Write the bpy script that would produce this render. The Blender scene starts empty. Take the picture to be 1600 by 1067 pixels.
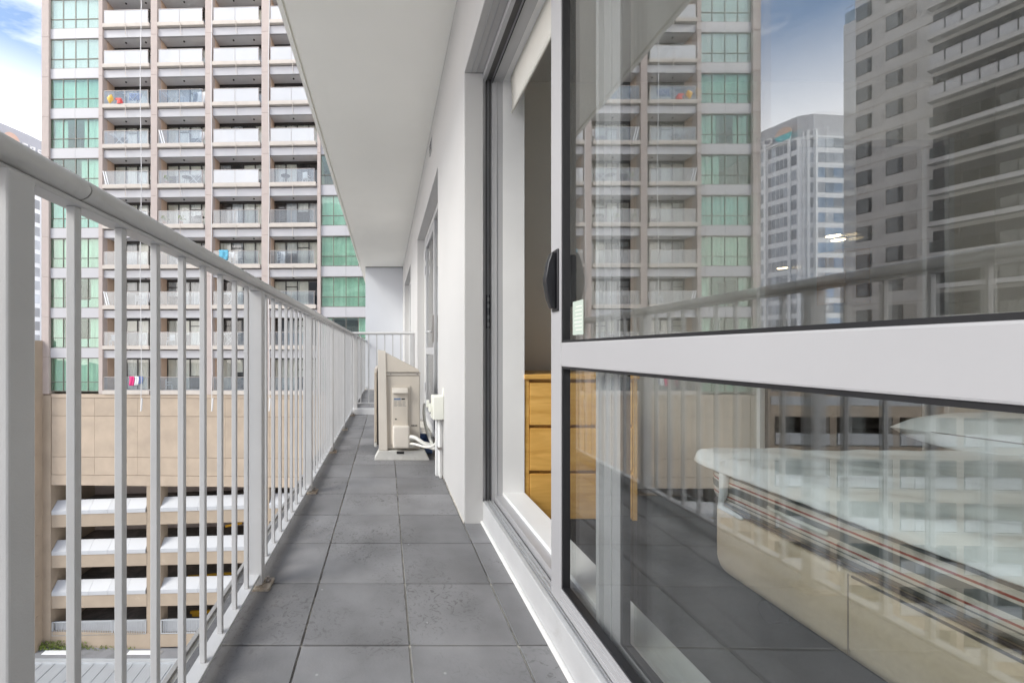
import bpy, bmesh, math, random
from mathutils import Vector, Matrix
R = math.radians
random.seed(7)
S = bpy.context.scene
COL = S.collection

# ---------------------------------------------------------------- camera, sky, sun, exposure
cam_d = bpy.data.cameras.new('camera')
cam_d.sensor_width = 36.0
cam_d.lens = 14.4
cam_d.shift_x = 0.1231
cam_d.shift_y = 0.0097
cam_d.clip_start = 0.02
cam_d.clip_end = 3000
cam = bpy.data.objects.new('camera', cam_d)
COL.objects.link(cam)
CZ = 0.81
cam.location = (0, 0, CZ)
cam.rotation_euler = (R(90), 0, 0)
S.camera = cam

SUN_EL, SUN_AZ = 38.0, 243.0          # azimuth clockwise from +Y: from the left and a little behind the camera
W = bpy.data.worlds.new('World'); S.world = W; W.use_nodes = True
nt = W.node_tree; nt.nodes.clear()
def N(t, **kw):
    n = nt.nodes.new(t)
    for k, v in kw.items(): setattr(n, k, v)
    return n
out = N('ShaderNodeOutputWorld'); bg = N('ShaderNodeBackground')
sky = N('ShaderNodeTexSky'); sky.sky_type = 'NISHITA'; sky.sun_disc = False
sky.sun_elevation = R(SUN_EL); sky.sun_rotation = R(SUN_AZ)
sky.air_density = 1.0; sky.dust_density = 1.5; sky.ozone_density = 1.5
tc = N('ShaderNodeTexCoord'); mp = N('ShaderNodeMapping'); mp.inputs['Scale'].default_value = (1, 1, 2.6)
mp.inputs['Location'].default_value = (0.3, 0.1, 0.35)
nz = N('ShaderNodeTexNoise'); nz.inputs['Scale'].default_value = 1.7; nz.inputs['Detail'].default_value = 7
nz.inputs['Roughness'].default_value = .55; nz.inputs['Distortion'].default_value = .3
rp = N('ShaderNodeValToRGB'); rp.color_ramp.elements[0].position = .53; rp.color_ramp.elements[1].position = .80
sep = N('ShaderNodeSeparateXYZ')
mr = N('ShaderNodeMapRange'); mr.inputs['From Min'].default_value = .24; mr.inputs['From Max'].default_value = .50
mr.inputs['To Min'].default_value = .95; mr.inputs['To Max'].default_value = .05
mx = N('ShaderNodeMath', operation='MAXIMUM'); mm = N('ShaderNodeMixRGB')
mm.inputs['Color2'].default_value = (5.5, 5.15, 4.9, 1)
L = nt.links
L.new(tc.outputs['Generated'], mp.inputs['Vector']); L.new(mp.outputs[0], nz.inputs['Vector'])
L.new(nz.outputs['Fac'], rp.inputs[0]); L.new(tc.outputs['Generated'], sep.inputs[0]); L.new(sep.outputs['Z'], mr.inputs['Value'])
L.new(rp.outputs[0], mx.inputs[0]); L.new(mr.outputs[0], mx.inputs[1]); L.new(mx.outputs[0], mm.inputs['Fac'])
deep = N('ShaderNodeMixRGB'); deep.blend_type = 'MULTIPLY'; deep.inputs['Fac'].default_value = 1; deep.inputs['Color2'].default_value = (.235, .31, .355, 1)
L.new(sky.outputs[0], deep.inputs['Color1']); L.new(deep.outputs[0], mm.inputs['Color1']); L.new(mm.outputs[0], bg.inputs['Color'])
bg.inputs['Strength'].default_value = 0.11
L.new(bg.outputs[0], out.inputs[0])

sd = bpy.data.lights.new('sun', 'SUN'); sd.energy = .5; sd.angle = R(24); sd.color = (1, .94, .85)
so = bpy.data.objects.new('sun', sd); COL.objects.link(so)
az, el = R(SUN_AZ), R(SUN_EL)
sv = Vector((math.sin(az) * math.cos(el), math.cos(az) * math.cos(el), math.sin(el)))
so.rotation_euler = sv.to_track_quat('Z', 'Y').to_euler(); so.location = (0, 0, 60)
S.view_settings.view_transform = 'Standard'; S.view_settings.look = 'None'
S.view_settings.gamma = 1; S.view_settings.use_curve_mapping = False
S.view_settings.exposure = 2.62
S.cycles.transparent_max_bounces = 32; S.cycles.max_bounces = 10; S.cycles.diffuse_bounces = 6
S.cycles.glossy_bounces = 6; S.cycles.use_denoising = True
S.cycles.sample_clamp_indirect = 8

# ---------------------------------------------------------------- materials
MATS = {}
def mat(name, color, rough=.5, ns=0, na=0, bump=0, bs=60, metal=0, spec=.5, rnd=0, dirt=None, dscale=3, dlo=.5, dhi=.75, coat=0, emis=0):
    m = bpy.data.materials.new(name); m.use_nodes = True; t = m.node_tree; b = t.nodes['Principled BSDF']
    b.inputs['Roughness'].default_value = rough; b.inputs['Metallic'].default_value = metal
    b.inputs['Specular IOR Level'].default_value = spec; b.inputs['Coat Weight'].default_value = coat
    c4 = (*color, 1); b.inputs['Base Color'].default_value = c4
    def n(ty, **kw):
        x = t.nodes.new(ty)
        for k, v in kw.items(): setattr(x, k, v)
        return x
    co = n('ShaderNodeTexCoord'); oi = n('ShaderNodeObjectInfo')
    va = n('ShaderNodeVectorMath', operation='ADD'); sc_ = n('ShaderNodeVectorMath', operation='SCALE')
    cm = n('ShaderNodeCombineXYZ')
    t.links.new(oi.outputs['Random'], cm.inputs[0]); t.links.new(oi.outputs['Random'], cm.inputs[1])
    t.links.new(cm.outputs[0], sc_.inputs[0]); sc_.inputs['Scale'].default_value = 17
    t.links.new(co.outputs['Object'], va.inputs[0]); t.links.new(sc_.outputs[0], va.inputs[1])
    vec = va.outputs[0]; last = None
    if na:
        z = n('ShaderNodeTexNoise'); z.inputs['Scale'].default_value = ns; z.inputs['Detail'].default_value = 6
        t.links.new(vec, z.inputs['Vector'])
        r = n('ShaderNodeMapRange'); r.inputs['From Min'].default_value = .3; r.inputs['From Max'].default_value = .7
        r.inputs['To Min'].default_value = 1 - na; r.inputs['To Max'].default_value = 1 + na
        t.links.new(z.outputs['Fac'], r.inputs['Value'])
        mu = n('ShaderNodeVectorMath', operation='SCALE'); mu.inputs[0].default_value = color
        t.links.new(r.outputs[0], mu.inputs['Scale']); last = mu.outputs[0]
        r2 = n('ShaderNodeMapRange'); r2.inputs['To Min'].default_value = max(.02, rough - .12); r2.inputs['To Max'].default_value = min(1, rough + .12)
        t.links.new(z.outputs['Fac'], r2.inputs['Value']); t.links.new(r2.outputs[0], b.inputs['Roughness'])
    if rnd:
        r = n('ShaderNodeMapRange'); r.inputs['To Min'].default_value = 1 - rnd; r.inputs['To Max'].default_value = 1 + rnd
        t.links.new(oi.outputs['Random'], r.inputs['Value'])
        mu = n('ShaderNodeVectorMath', operation='SCALE')
        if last: t.links.new(last, mu.inputs[0])
        else: mu.inputs[0].default_value = color
        t.links.new(r.outputs[0], mu.inputs['Scale']); last = mu.outputs[0]
    if dirt:
        z = n('ShaderNodeTexNoise'); z.inputs['Scale'].default_value = dscale; z.inputs['Detail'].default_value = 9; z.inputs['Roughness'].default_value = .72
        z.inputs['Distortion'].default_value = .6
        t.links.new(vec, z.inputs['Vector'])
        r = n('ShaderNodeMapRange'); r.inputs['From Min'].default_value = dlo; r.inputs['From Max'].default_value = dhi
        r.inputs['To Max'].default_value = .7
        t.links.new(z.outputs['Fac'], r.inputs['Value'])
        mi = n('ShaderNodeMixRGB'); mi.inputs['Color2'].default_value = (*dirt, 1)
        t.links.new(r.outputs[0], mi.inputs['Fac'])
        if last: t.links.new(last, mi.inputs['Color1'])
        else: mi.inputs['Color1'].default_value = c4
        last = mi.outputs[0]
    if last: t.links.new(last, b.inputs['Base Color'])
    if bump:
        z = n('ShaderNodeTexNoise'); z.inputs['Scale'].default_value = bs; z.inputs['Detail'].default_value = 4
        t.links.new(vec, z.inputs['Vector'])
        bp = n('ShaderNodeBump'); bp.inputs['Strength'].default_value = bump; bp.inputs['Distance'].default_value = .01
        t.links.new(z.outputs['Fac'], bp.inputs['Height']); t.links.new(bp.outputs[0], b.inputs['Normal'])
    if emis:
        b.inputs['Emission Color'].default_value = c4; b.inputs['Emission Strength'].default_value = emis
    MATS[name] = m
    return m

def glass(name, tint, gain=1.0, rough=0.0, haze=None, hz=0.0, wav=0.0, coat=0.0, smear=0.0):
    """sheet glass: every face mixes a see-through tint with a mirror by the true (outside) angle"""
    m = bpy.data.materials.new(name); m.use_nodes = True; t = m.node_tree; t.nodes.clear(); k = t.links.new
    def n(ty, **kw):
        x = t.nodes.new(ty)
        for a, v in kw.items(): setattr(x, a, v)
        return x
    o = n('ShaderNodeOutputMaterial'); mix = n('ShaderNodeMixShader'); tr = n('ShaderNodeBsdfTransparent'); gl = n('ShaderNodeBsdfGlossy')
    tr.inputs[0].default_value = (*tint, 1); gl.inputs['Roughness'].default_value = rough
    g = n('ShaderNodeNewGeometry'); mr_ = n('ShaderNodeMapRange'); mr_.inputs['To Min'].default_value = 1.52; mr_.inputs['To Max'].default_value = 1 / 1.52
    fr = n('ShaderNodeFresnel'); k(g.outputs['Backfacing'], mr_.inputs['Value']); k(mr_.outputs[0], fr.inputs['IOR'])
    mu = n('ShaderNodeMath', operation='MULTIPLY_ADD'); mu.use_clamp = True; mu.inputs[1].default_value = gain; mu.inputs[2].default_value = coat
    k(fr.outputs[0], mu.inputs[0]); k(mu.outputs[0], mix.inputs[0]); k(tr.outputs[0], mix.inputs[1]); k(gl.outputs[0], mix.inputs[2])
    last = mix.outputs[0]
    if wav:
        co = n('ShaderNodeTexCoord'); oi = n('ShaderNodeObjectInfo'); z = n('ShaderNodeTexNoise', noise_dimensions='4D')
        z.inputs['Scale'].default_value = .6; z.inputs['Detail'].default_value = 0
        w = n('ShaderNodeMath', operation='MULTIPLY'); w.inputs[1].default_value = 40; k(oi.outputs['Random'], w.inputs[0]); k(w.outputs[0], z.inputs['W'])
        k(co.outputs['Object'], z.inputs['Vector']); bp = n('ShaderNodeBump'); bp.inputs['Strength'].default_value = wav; bp.inputs['Distance'].default_value = .05
        k(z.outputs['Fac'], bp.inputs['Height']); k(bp.outputs[0], gl.inputs['Normal'])
    if haze:
        d = n('ShaderNodeBsdfDiffuse'); d.inputs[0].default_value = (*haze, 1); m2 = n('ShaderNodeMixShader'); m2.inputs[0].default_value = hz
        k(last, m2.inputs[1]); k(d.outputs[0], m2.inputs[2]); last = m2.outputs[0]
    if smear:
        co = n('ShaderNodeTexCoord'); mp2 = n('ShaderNodeMapping'); mp2.inputs['Scale'].default_value = (1, 1, .35); k(co.outputs['Object'], mp2.inputs['Vector'])
        z = n('ShaderNodeTexNoise'); z.inputs['Scale'].default_value = 7; z.inputs['Detail'].default_value = 8; z.inputs['Roughness'].default_value = .7; k(mp2.outputs[0], z.inputs['Vector'])
        r = n('ShaderNodeMapRange'); r.inputs['From Min'].default_value = .42; r.inputs['From Max'].default_value = .85; r.inputs['To Max'].default_value = smear; k(z.outputs['Fac'], r.inputs['Value'])
        d = n('ShaderNodeBsdfDiffuse'); d.inputs[0].default_value = (.6, .6, .6, 1); m2 = n('ShaderNodeMixShader'); k(r.outputs[0], m2.inputs[0])
        k(last, m2.inputs[1]); k(d.outputs[0], m2.inputs[2]); last = m2.outputs[0]
    k(last, o.inputs[0]); MATS[name] = m
    return m

mat('white_powder', (.70, .70, .71), .38, 9, .04, .02, 400, dirt=(.35, .33, .30), dscale=14, dlo=.66, dhi=.9)
mat('rail_paint', (.49, .487, .49), .42, 6, .05, .06, 500, dirt=(.38, .35, .32), dscale=16, dlo=.62, dhi=.85)
mat('handrail_paint', (.55, .545, .54), .36, 6, .06, .08, 700, dirt=(.33, .31, .28), dscale=9, dlo=.55, dhi=.85)
mat('galvanised', (.45, .40, .34), .5, 40, .25, .3, 200, metal=.6, dirt=(.22, .13, .07), dscale=30, dlo=.45, dhi=.6)
mat('bolt_steel', (.35, .32, .30), .35, metal=.9)
mat('wall_render', (.52, .512, .505), .85, 2, .03, .12, 350, dirt=(.6, .57, .52), dscale=2.3, dlo=.6, dhi=.95)
mat('ceiling_paint', (.95, .935, .88), .9, 1.2, .03, .05, 250)
mat('end_wall_paint', (.62, .635, .67), .8, 1.5, .03, .08, 300)
mat('slab_concrete', (.30, .29, .28), .8, 8, .15, .3, 90)
mat('grout', (.52, .49, .43), .9, 20, .25, .2, 200, dirt=(.08, .07, .07), dscale=2.2, dlo=.5, dhi=.56)
mat('sealant', (.82, .81, .79), .6, 10, .05)
mat('timber_white', (.80, .80, .80), .5, 5, .03, .04, 200)
mat('frame_white', (.385, .38, .392), .33, 4, .02, .02, 500)
mat('frame_silver', (.55, .55, .56), .35, 4, .03, 0, metal=.3)
mat('frame_grey', (.45, .45, .46), .4, 4, .04, .03, 300)
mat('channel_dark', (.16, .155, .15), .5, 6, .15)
mat('gasket', (.012, .012, .014), .45)
mat('black_plastic', (.010, .010, .012), .28)
mat('sill_white', (.50, .50, .505), .5, 9, .05, .04, 200, dirt=(.34, .33, .31), dscale=12, dlo=.6, dhi=.9)
mat('track_grey', (.66, .66, .66), .4, 14, .12, metal=.2, dirt=(.22, .20, .18), dscale=26, dlo=.55, dhi=.7)
mat('ac_cream', (.58, .525, .455), .45, 5, .03, .02, 400)
mat('ac_cream_light', (.66, .61, .545), .45, 5, .03, .02, 400)
mat('ac_foot', (.58, .57, .54), .7, 14, .1, .2, 150, dirt=(.3, .28, .25), dscale=14, dlo=.55, dhi=.8)
mat('ac_grille_dark', (.06, .055, .05), .6)
mat('ac_grille', (.70, .62, .52), .5)
mat('print_grey', (.30, .29, .27), .6)
mat('print_blue', (.16, .22, .34), .6)
mat('print_dark', (.03, .03, .03), .6)
mat('hose_white', (.74, .73, .69), .55, 30, .06, .3, 120)
mat('box_ivory', (.78, .78, .71), .4, 6, .03)
mat('conduit', (.66, .66, .65), .45, 6, .05)
mat('blue_plastic', (.10, .17, .36), .5, 9, .15, dirt=(.3, .3, .3), dscale=12, dlo=.6, dhi=.9)
mat('carpet', (.026, .023, .022), .95, 60, .3, .5, 600, spec=.1)
mat('room_wall', (.80, .76, .70), .9, 1, .03)
mat('room_ceiling', (.66, .65, .63), .9)
mat('blind_fabric', (.78, .76, .70), .85, 2, .03, .2, 900, spec=.2)
mat('sheet_cover', (.86, .90, .93), .35, 3, .03, .5, 9)
mat('pillow_white', (.82, .84, .85), .6, 4, .03, .3, 12)
mat('pillow_seam', (.28, .26, .26), .8)
mat('bed_fabric', (.64, .525, .39), .85, 90, .06, .2, 700, spec=.2)
mat('castor', (.025, .02, .025), .3)
mat('grip_tape', (.60, .61, .57), .8)
mat('paper', (.46, .52, .46), .7, spec=.2)
mat('facade_pink', (.47, .40, .37), .8, 1.5, .05, .15, 8)
mat('facade_cream', (.55, .50, .45), .8, 2, .05, .1, 10)
mat('facade_side', (.56, .41, .31), .85, 1, .06)
mat('spandrel_white', (.47, .463, .48), .45, 1.2, .02)
mat('soffit_grey', (.68, .67, .68), .8, 1, .05)
mat('podium_beige', (.44, .355, .275), .85, .8, .10, .2, 6, rnd=.05, dirt=(.30, .24, .18), dscale=.7, dlo=.58, dhi=.9)
mat('podium_tan', (.37, .30, .23), .85, .8, .07, .2, 6, dirt=(.60, .52, .42), dscale=.9, dlo=.62, dhi=.85)
mat('joint_dark', (.26, .20, .15), .9)
mat('awning_white', (.44, .445, .46), .5, 1, .03, rnd=.04, dirt=(.5, .5, .5), dscale=1.3, dlo=.6, dhi=.95)
mat('awning_lip', (.46, .47, .49), .5, 1, .04)
mat('carpark_dark', (.22, .19, .165), .9, .5, .3, dirt=(.04, .04, .04), dscale=.6, dlo=.4, dhi=.7)
mat('carpark_yellow', (.62, .33, .02), .6)
mat('bronze_frame', (.035, .030, .027), .4)
mat('alu_rail', (.42, .38, .36), .4, metal=.2)
mat('window_mullion', (.16, .15, .125), .4)
mat('curtain_cream', (.82, .82, .76), .9, 1, .05, spec=.1)
mat('curtain_pale', (.84, .88, .85), .9, 1, .05, spec=.1)
mat('curtain_teal', (.40, .72, .76), .9, 1, .05, spec=.1)
mat('blind_cream', (.82, .80, .70), .9, 2, .05, spec=.1)
mat('blind_grey', (.55, .56, .57), .9, 2, .05, spec=.1)
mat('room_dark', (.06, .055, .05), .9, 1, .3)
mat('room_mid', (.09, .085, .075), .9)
mat('downlight_dark', (.02, .02, .02), .5)
mat('rope_white', (.62, .62, .62), .6)
mat('office_white', (.80, .82, .84), .6, .6, .05)
mat('office_grey', (.42, .43, .47), .6, .3, .06)
mat('office_glass', (.33, .36, .40), .12, .15, .3, rnd=.35)
mat('office_glass_blue', (.22, .31, .43), .12, .15, .3, rnd=.3)
mat('tower_beige', (.60, .59, .57), .8, .4, .05, rnd=.03, dirt=(.38, .36, .33), dscale=.3, dlo=.5, dhi=.9)
mat('tower_ghost', (.44, .42, .39), .8, .4, .05)
mat('tower_pane', (.08, .09, .10), .15, .4, .3, rnd=.3)
mat('tower_pane_light', (.19, .205, .215), .2, .4, .2, rnd=.2)
mat('tower_glass_dark', (.018, .018, .024), .3, .8, .5, rnd=.4)
mat('sign_white', (.82, .82, .82), .5)
mat('sign_orange', (.62, .42, .33), .5)
mat('sign_teal', (.10, .50, .55), .5)
mat('ground_paving', (.34, .33, .315), .9, .4, .2)
mat('roof_membrane', (.24, .24, .25), .85, .6, .12, dirt=(.14, .14, .14), dscale=.5, dlo=.5, dhi=.7)
mat('roof_metal', (.46, .475, .49), .45, .6, .05, metal=.1, dirt=(.42, .42, .42), dscale=.7, dlo=.55, dhi=.85)
mat('leaf_green', (.17, .22, .04), .7, 6, .4, rnd=.3)
mat('plastic_white', (.76, .76, .75), .5)
mat('plastic_red', (.62, .06, .05), .5)
mat('plastic_yellow', (.72, .45, .08), .5)
mat('towel_pink', (.66, .05, .20), .9)
mat('towel_blue', (.12, .17, .38), .9, 4, .3)
mat('towel_white', (.76, .76, .77), .9, 3, .06)
mat('towel_teal', (.12, .38, .52), .9, 5, .3)
mat('cloth_grey', (.20, .22, .25), .9, 5, .3)
mat('metal_dark', (.05, .05, .05), .5)
mat('pot_clay', (.32, .14, .08), .8)
mat('lamp_glow', (1.0, .72, .40), .5, emis=3)
mat('kitchen_wood', (.62, .30, .10), .5, 3, .15)
mat('door_frame_white', (.66, .66, .65), .45, 3, .03)
glass('door_glass', (.965, .98, .975), 1.3, coat=.135, smear=.035)
glass('door_glass_lower', (.965, .98, .975), 1.2, coat=.08, smear=.03)
glass('fixed_glass', (.965, .98, .975), 1.0, coat=.05)
glass('far_glass', (.55, .60, .60), 1.2)
glass('green_glass', (.775, .915, .855), 2.2, wav=.35)
glass('green_glass_soft', (.92, .98, .955), 2.2, haze=(.76, .87, .83), hz=.25, wav=.12)  # pale sky reflection of the upper windows, painted in as haze
glass('clear_balustrade', (.86, .89, .91), 2.2, haze=(.75, .78, .82), hz=.06)
glass('milky_balustrade', (.80, .82, .85), 1.8, haze=(.86, .86, .87), hz=.58)
glass('slider_glass', (.95, .96, .96), 1.3)

# wood with grain running along X
def wood(name, a, b, rough=.38):
    m = bpy.data.materials.new(name); m.use_nodes = True; t = m.node_tree; bs = t.nodes['Principled BSDF']; k = t.links.new
    co = t.nodes.new('ShaderNodeTexCoord'); oi = t.nodes.new('ShaderNodeObjectInfo'); mp_ = t.nodes.new('ShaderNodeMapping')
    mp_.inputs['Scale'].default_value = (1.6, 6, 14); cm = t.nodes.new('ShaderNodeCombineXYZ'); va = t.nodes.new('ShaderNodeVectorMath'); va.operation = 'ADD'
    mu = t.nodes.new('ShaderNodeMath'); mu.operation = 'MULTIPLY'; mu.inputs[1].default_value = 9
    k(oi.outputs['Random'], mu.inputs[0]); k(mu.outputs[0], cm.inputs[2]); k(mu.outputs[0], cm.inputs[0])
    k(co.outputs['Object'], va.inputs[0]); k(cm.outputs[0], va.inputs[1]); k(va.outputs[0], mp_.inputs['Vector'])
    z = t.nodes.new('ShaderNodeTexNoise'); z.inputs['Scale'].default_value = 1.7; z.inputs['Detail'].default_value = 5; z.inputs['Distortion'].default_value = 1.6
    k(mp_.outputs[0], z.inputs['Vector']); r = t.nodes.new('ShaderNodeValToRGB'); e = r.color_ramp.elements
    e[0].position = .3; e[1].position = .7; e[0].color = (*a, 1); e[1].color = (*b, 1)
    k(z.outputs['Fac'], r.inputs[0]); k(r.outputs[0], bs.inputs['Base Color']); bs.inputs['Roughness'].default_value = rough
    MATS[name] = m
wood('dresser_wood', (.62, .33, .075), (.80, .48, .14))

# floor tile: slate grey porcelain with scuffs
def tilemat():
    m = bpy.data.materials.new('floor_tile'); m.use_nodes = True; t = m.node_tree; b = t.nodes['Principled BSDF']; k = t.links.new
    def n(ty, **kw):
        x = t.nodes.new(ty)
        for a, v in kw.items(): setattr(x, a, v)
        return x
    co = n('ShaderNodeTexCoord'); oi = n('ShaderNodeObjectInfo'); g = n('ShaderNodeNewGeometry')
    z1 = n('ShaderNodeTexNoise'); z1.inputs['Scale'].default_value = 5; z1.inputs['Detail'].default_value = 7
    k(g.outputs['Position'], z1.inputs['Vector'])
    r1 = n('ShaderNodeMapRange'); r1.inputs['From Min'].default_value = .3; r1.inputs['From Max'].default_value = .7
    r1.inputs['To Min'].default_value = .78; r1.inputs['To Max'].default_value = 1.20; k(z1.outputs['Fac'], r1.inputs['Value'])
    r2 = n('ShaderNodeMapRange'); r2.inputs['To Min'].default_value = .85; r2.inputs['To Max'].default_value = 1.12; k(oi.outputs['Random'], r2.inputs['Value'])
    mu = n('ShaderNodeMath', operation='MULTIPLY'); k(r1.outputs[0], mu.inputs[0]); k(r2.outputs[0], mu.inputs[1])
    sc_ = n('ShaderNodeVectorMath', operation='SCALE'); sc_.inputs[0].default_value = (.205, .202, .207); k(mu.outputs[0], sc_.inputs['Scale'])
    # dark worm-like scuffs inside a few blotches
    zb = n('ShaderNodeTexNoise'); zb.inputs['Scale'].default_value = 2.1; zb.inputs['Detail'].default_value = 3; k(g.outputs['Position'], zb.inputs['Vector'])
    rb = n('ShaderNodeMapRange'); rb.inputs['From Min'].default_value = .44; rb.inputs['From Max'].default_value = .56; k(zb.outputs['Fac'], rb.inputs['Value'])
    zs = n('ShaderNodeTexNoise'); zs.inputs['Scale'].default_value = 34; zs.inputs['Detail'].default_value = 5; zs.inputs['Roughness'].default_value = .7; zs.inputs['Distortion'].default_value = 2.0
    k(g.outputs['Position'], zs.inputs['Vector'])
    rs = n('ShaderNodeMapRange'); rs.inputs['From Min'].default_value = .54; rs.inputs['From Max'].default_value = .62; k(zs.outputs['Fac'], rs.inputs['Value'])
    ms = n('ShaderNodeMath', operation='MULTIPLY'); k(rb.outputs[0], ms.inputs[0]); k(rs.outputs[0], ms.inputs[1])
    ms2 = n('ShaderNodeMath', operation='MULTIPLY'); ms2.inputs[1].default_value = .6; k(ms.outputs[0], ms2.inputs[0])
    mi = n('ShaderNodeMixRGB'); mi.inputs['Color2'].default_value = (.045, .042, .042, 1); k(ms2.outputs[0], mi.inputs['Fac']); k(sc_.outputs[0], mi.inputs['Color1'])
    # pale specks
    zv = n('ShaderNodeTexVoronoi'); zv.inputs['Scale'].default_value = 9; k(g.outputs['Position'], zv.inputs['Vector'])
    rv = n('ShaderNodeMapRange'); rv.inputs['From Min'].default_value = .045; rv.inputs['From Max'].default_value = .02; k(zv.outputs['Distance'], rv.inputs['Value'])
    m2 = n('ShaderNodeMixRGB'); m2.inputs['Color2'].default_value = (.36, .36, .36, 1); k(rv.outputs[0], m2.inputs['Fac']); k(mi.outputs[0], m2.inputs['Color1'])
    # damp grime band along the railing, with its soft shadow painted in
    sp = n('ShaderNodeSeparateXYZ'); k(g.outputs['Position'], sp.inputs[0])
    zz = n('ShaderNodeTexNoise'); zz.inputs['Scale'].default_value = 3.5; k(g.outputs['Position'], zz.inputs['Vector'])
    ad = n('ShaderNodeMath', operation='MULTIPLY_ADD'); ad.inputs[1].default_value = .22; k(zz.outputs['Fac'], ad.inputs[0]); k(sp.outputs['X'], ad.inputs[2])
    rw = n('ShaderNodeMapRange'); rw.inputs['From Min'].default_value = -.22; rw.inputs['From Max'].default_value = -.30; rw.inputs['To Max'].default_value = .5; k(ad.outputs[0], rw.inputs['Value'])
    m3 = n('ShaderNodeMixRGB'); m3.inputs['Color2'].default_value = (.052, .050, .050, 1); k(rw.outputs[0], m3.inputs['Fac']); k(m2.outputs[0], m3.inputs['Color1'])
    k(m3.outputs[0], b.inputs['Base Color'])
    rr = n('ShaderNodeMapRange'); rr.inputs['To Min'].default_value = .34; rr.inputs['To Max'].default_value = .60; k(z1.outputs['Fac'], rr.inputs['Value']); k(rr.outputs[0], b.inputs['Roughness'])
    zf = n('ShaderNodeTexNoise'); zf.inputs['Scale'].default_value = 120; zf.inputs['Detail'].default_value = 4; k(g.outputs['Position'], zf.inputs['Vector'])
    bp = n('ShaderNodeBump'); bp.inputs['Strength'].default_value = .15; bp.inputs['Distance'].default_value = .004; k(zf.outputs['Fac'], bp.inputs['Height']); k(bp.outputs[0], b.inputs['Normal'])
    MATS['floor_tile'] = m
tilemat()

# striped mattress border: bands by height (printed ticking)
def stripemat():
    m = bpy.data.materials.new('mattress_ticking'); m.use_nodes = True; t = m.node_tree; b = t.nodes['Principled BSDF']; k = t.links.new
    co = t.nodes.new('ShaderNodeTexCoord'); sp = t.nodes.new('ShaderNodeSeparateXYZ'); k(co.outputs['Object'], sp.inputs[0])
    mr_ = t.nodes.new('ShaderNodeMapRange'); mr_.inputs['From Min'].default_value = .305; mr_.inputs['From Max'].default_value = .445; k(sp.outputs['Z'], mr_.inputs['Value'])
    r = t.nodes.new('ShaderNodeValToRGB'); r.color_ramp.interpolation = 'CONSTANT'; e = r.color_ramp.elements
    G, Cc, Rd = (.15, .17, .18, 1), (.86, .80, .72, 1), (.42, .05, .04, 1)
    st = [(0, G), (.14, Cc), (.22, G), (.25, Cc), (.30, Rd), (.335, Cc), (.42, G), (.58, Cc), (.62, Rd), (.655, Cc), (.74, G), (.92, Rd), (.95, Cc)]
    e[0].position = 0; e[0].color = G; e[1].position = .14; e[1].color = Cc
    for p, c in st[2:]:
        x = e.new(p); x.color = c
    k(mr_.outputs[0], r.inputs[0])
    z = t.nodes.new('ShaderNodeTexNoise'); z.inputs['Scale'].default_value = 16; z.inputs['Detail'].default_value = 6; k(co.outputs['Object'], z.inputs['Vector'])
    mi = t.nodes.new('ShaderNodeMixRGB'); mi.blend_type = 'MULTIPLY'; mi.inputs['Fac'].default_value = .35; k(r.outputs[0], mi.inputs['Color1']); k(z.outputs['Fac'], mi.inputs['Color2'])
    k(mi.outputs[0], b.inputs['Base Color']); b.inputs['Roughness'].default_value = .8
    MATS['mattress_ticking'] = m
stripemat()

# ---------------------------------------------------------------- mesh helpers
ORG = {}
def org(o):
    while o is not None:
        if o.name in ORG: return ORG[o.name]
        o = o.parent
    return Vector((0, 0, 0))

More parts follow.
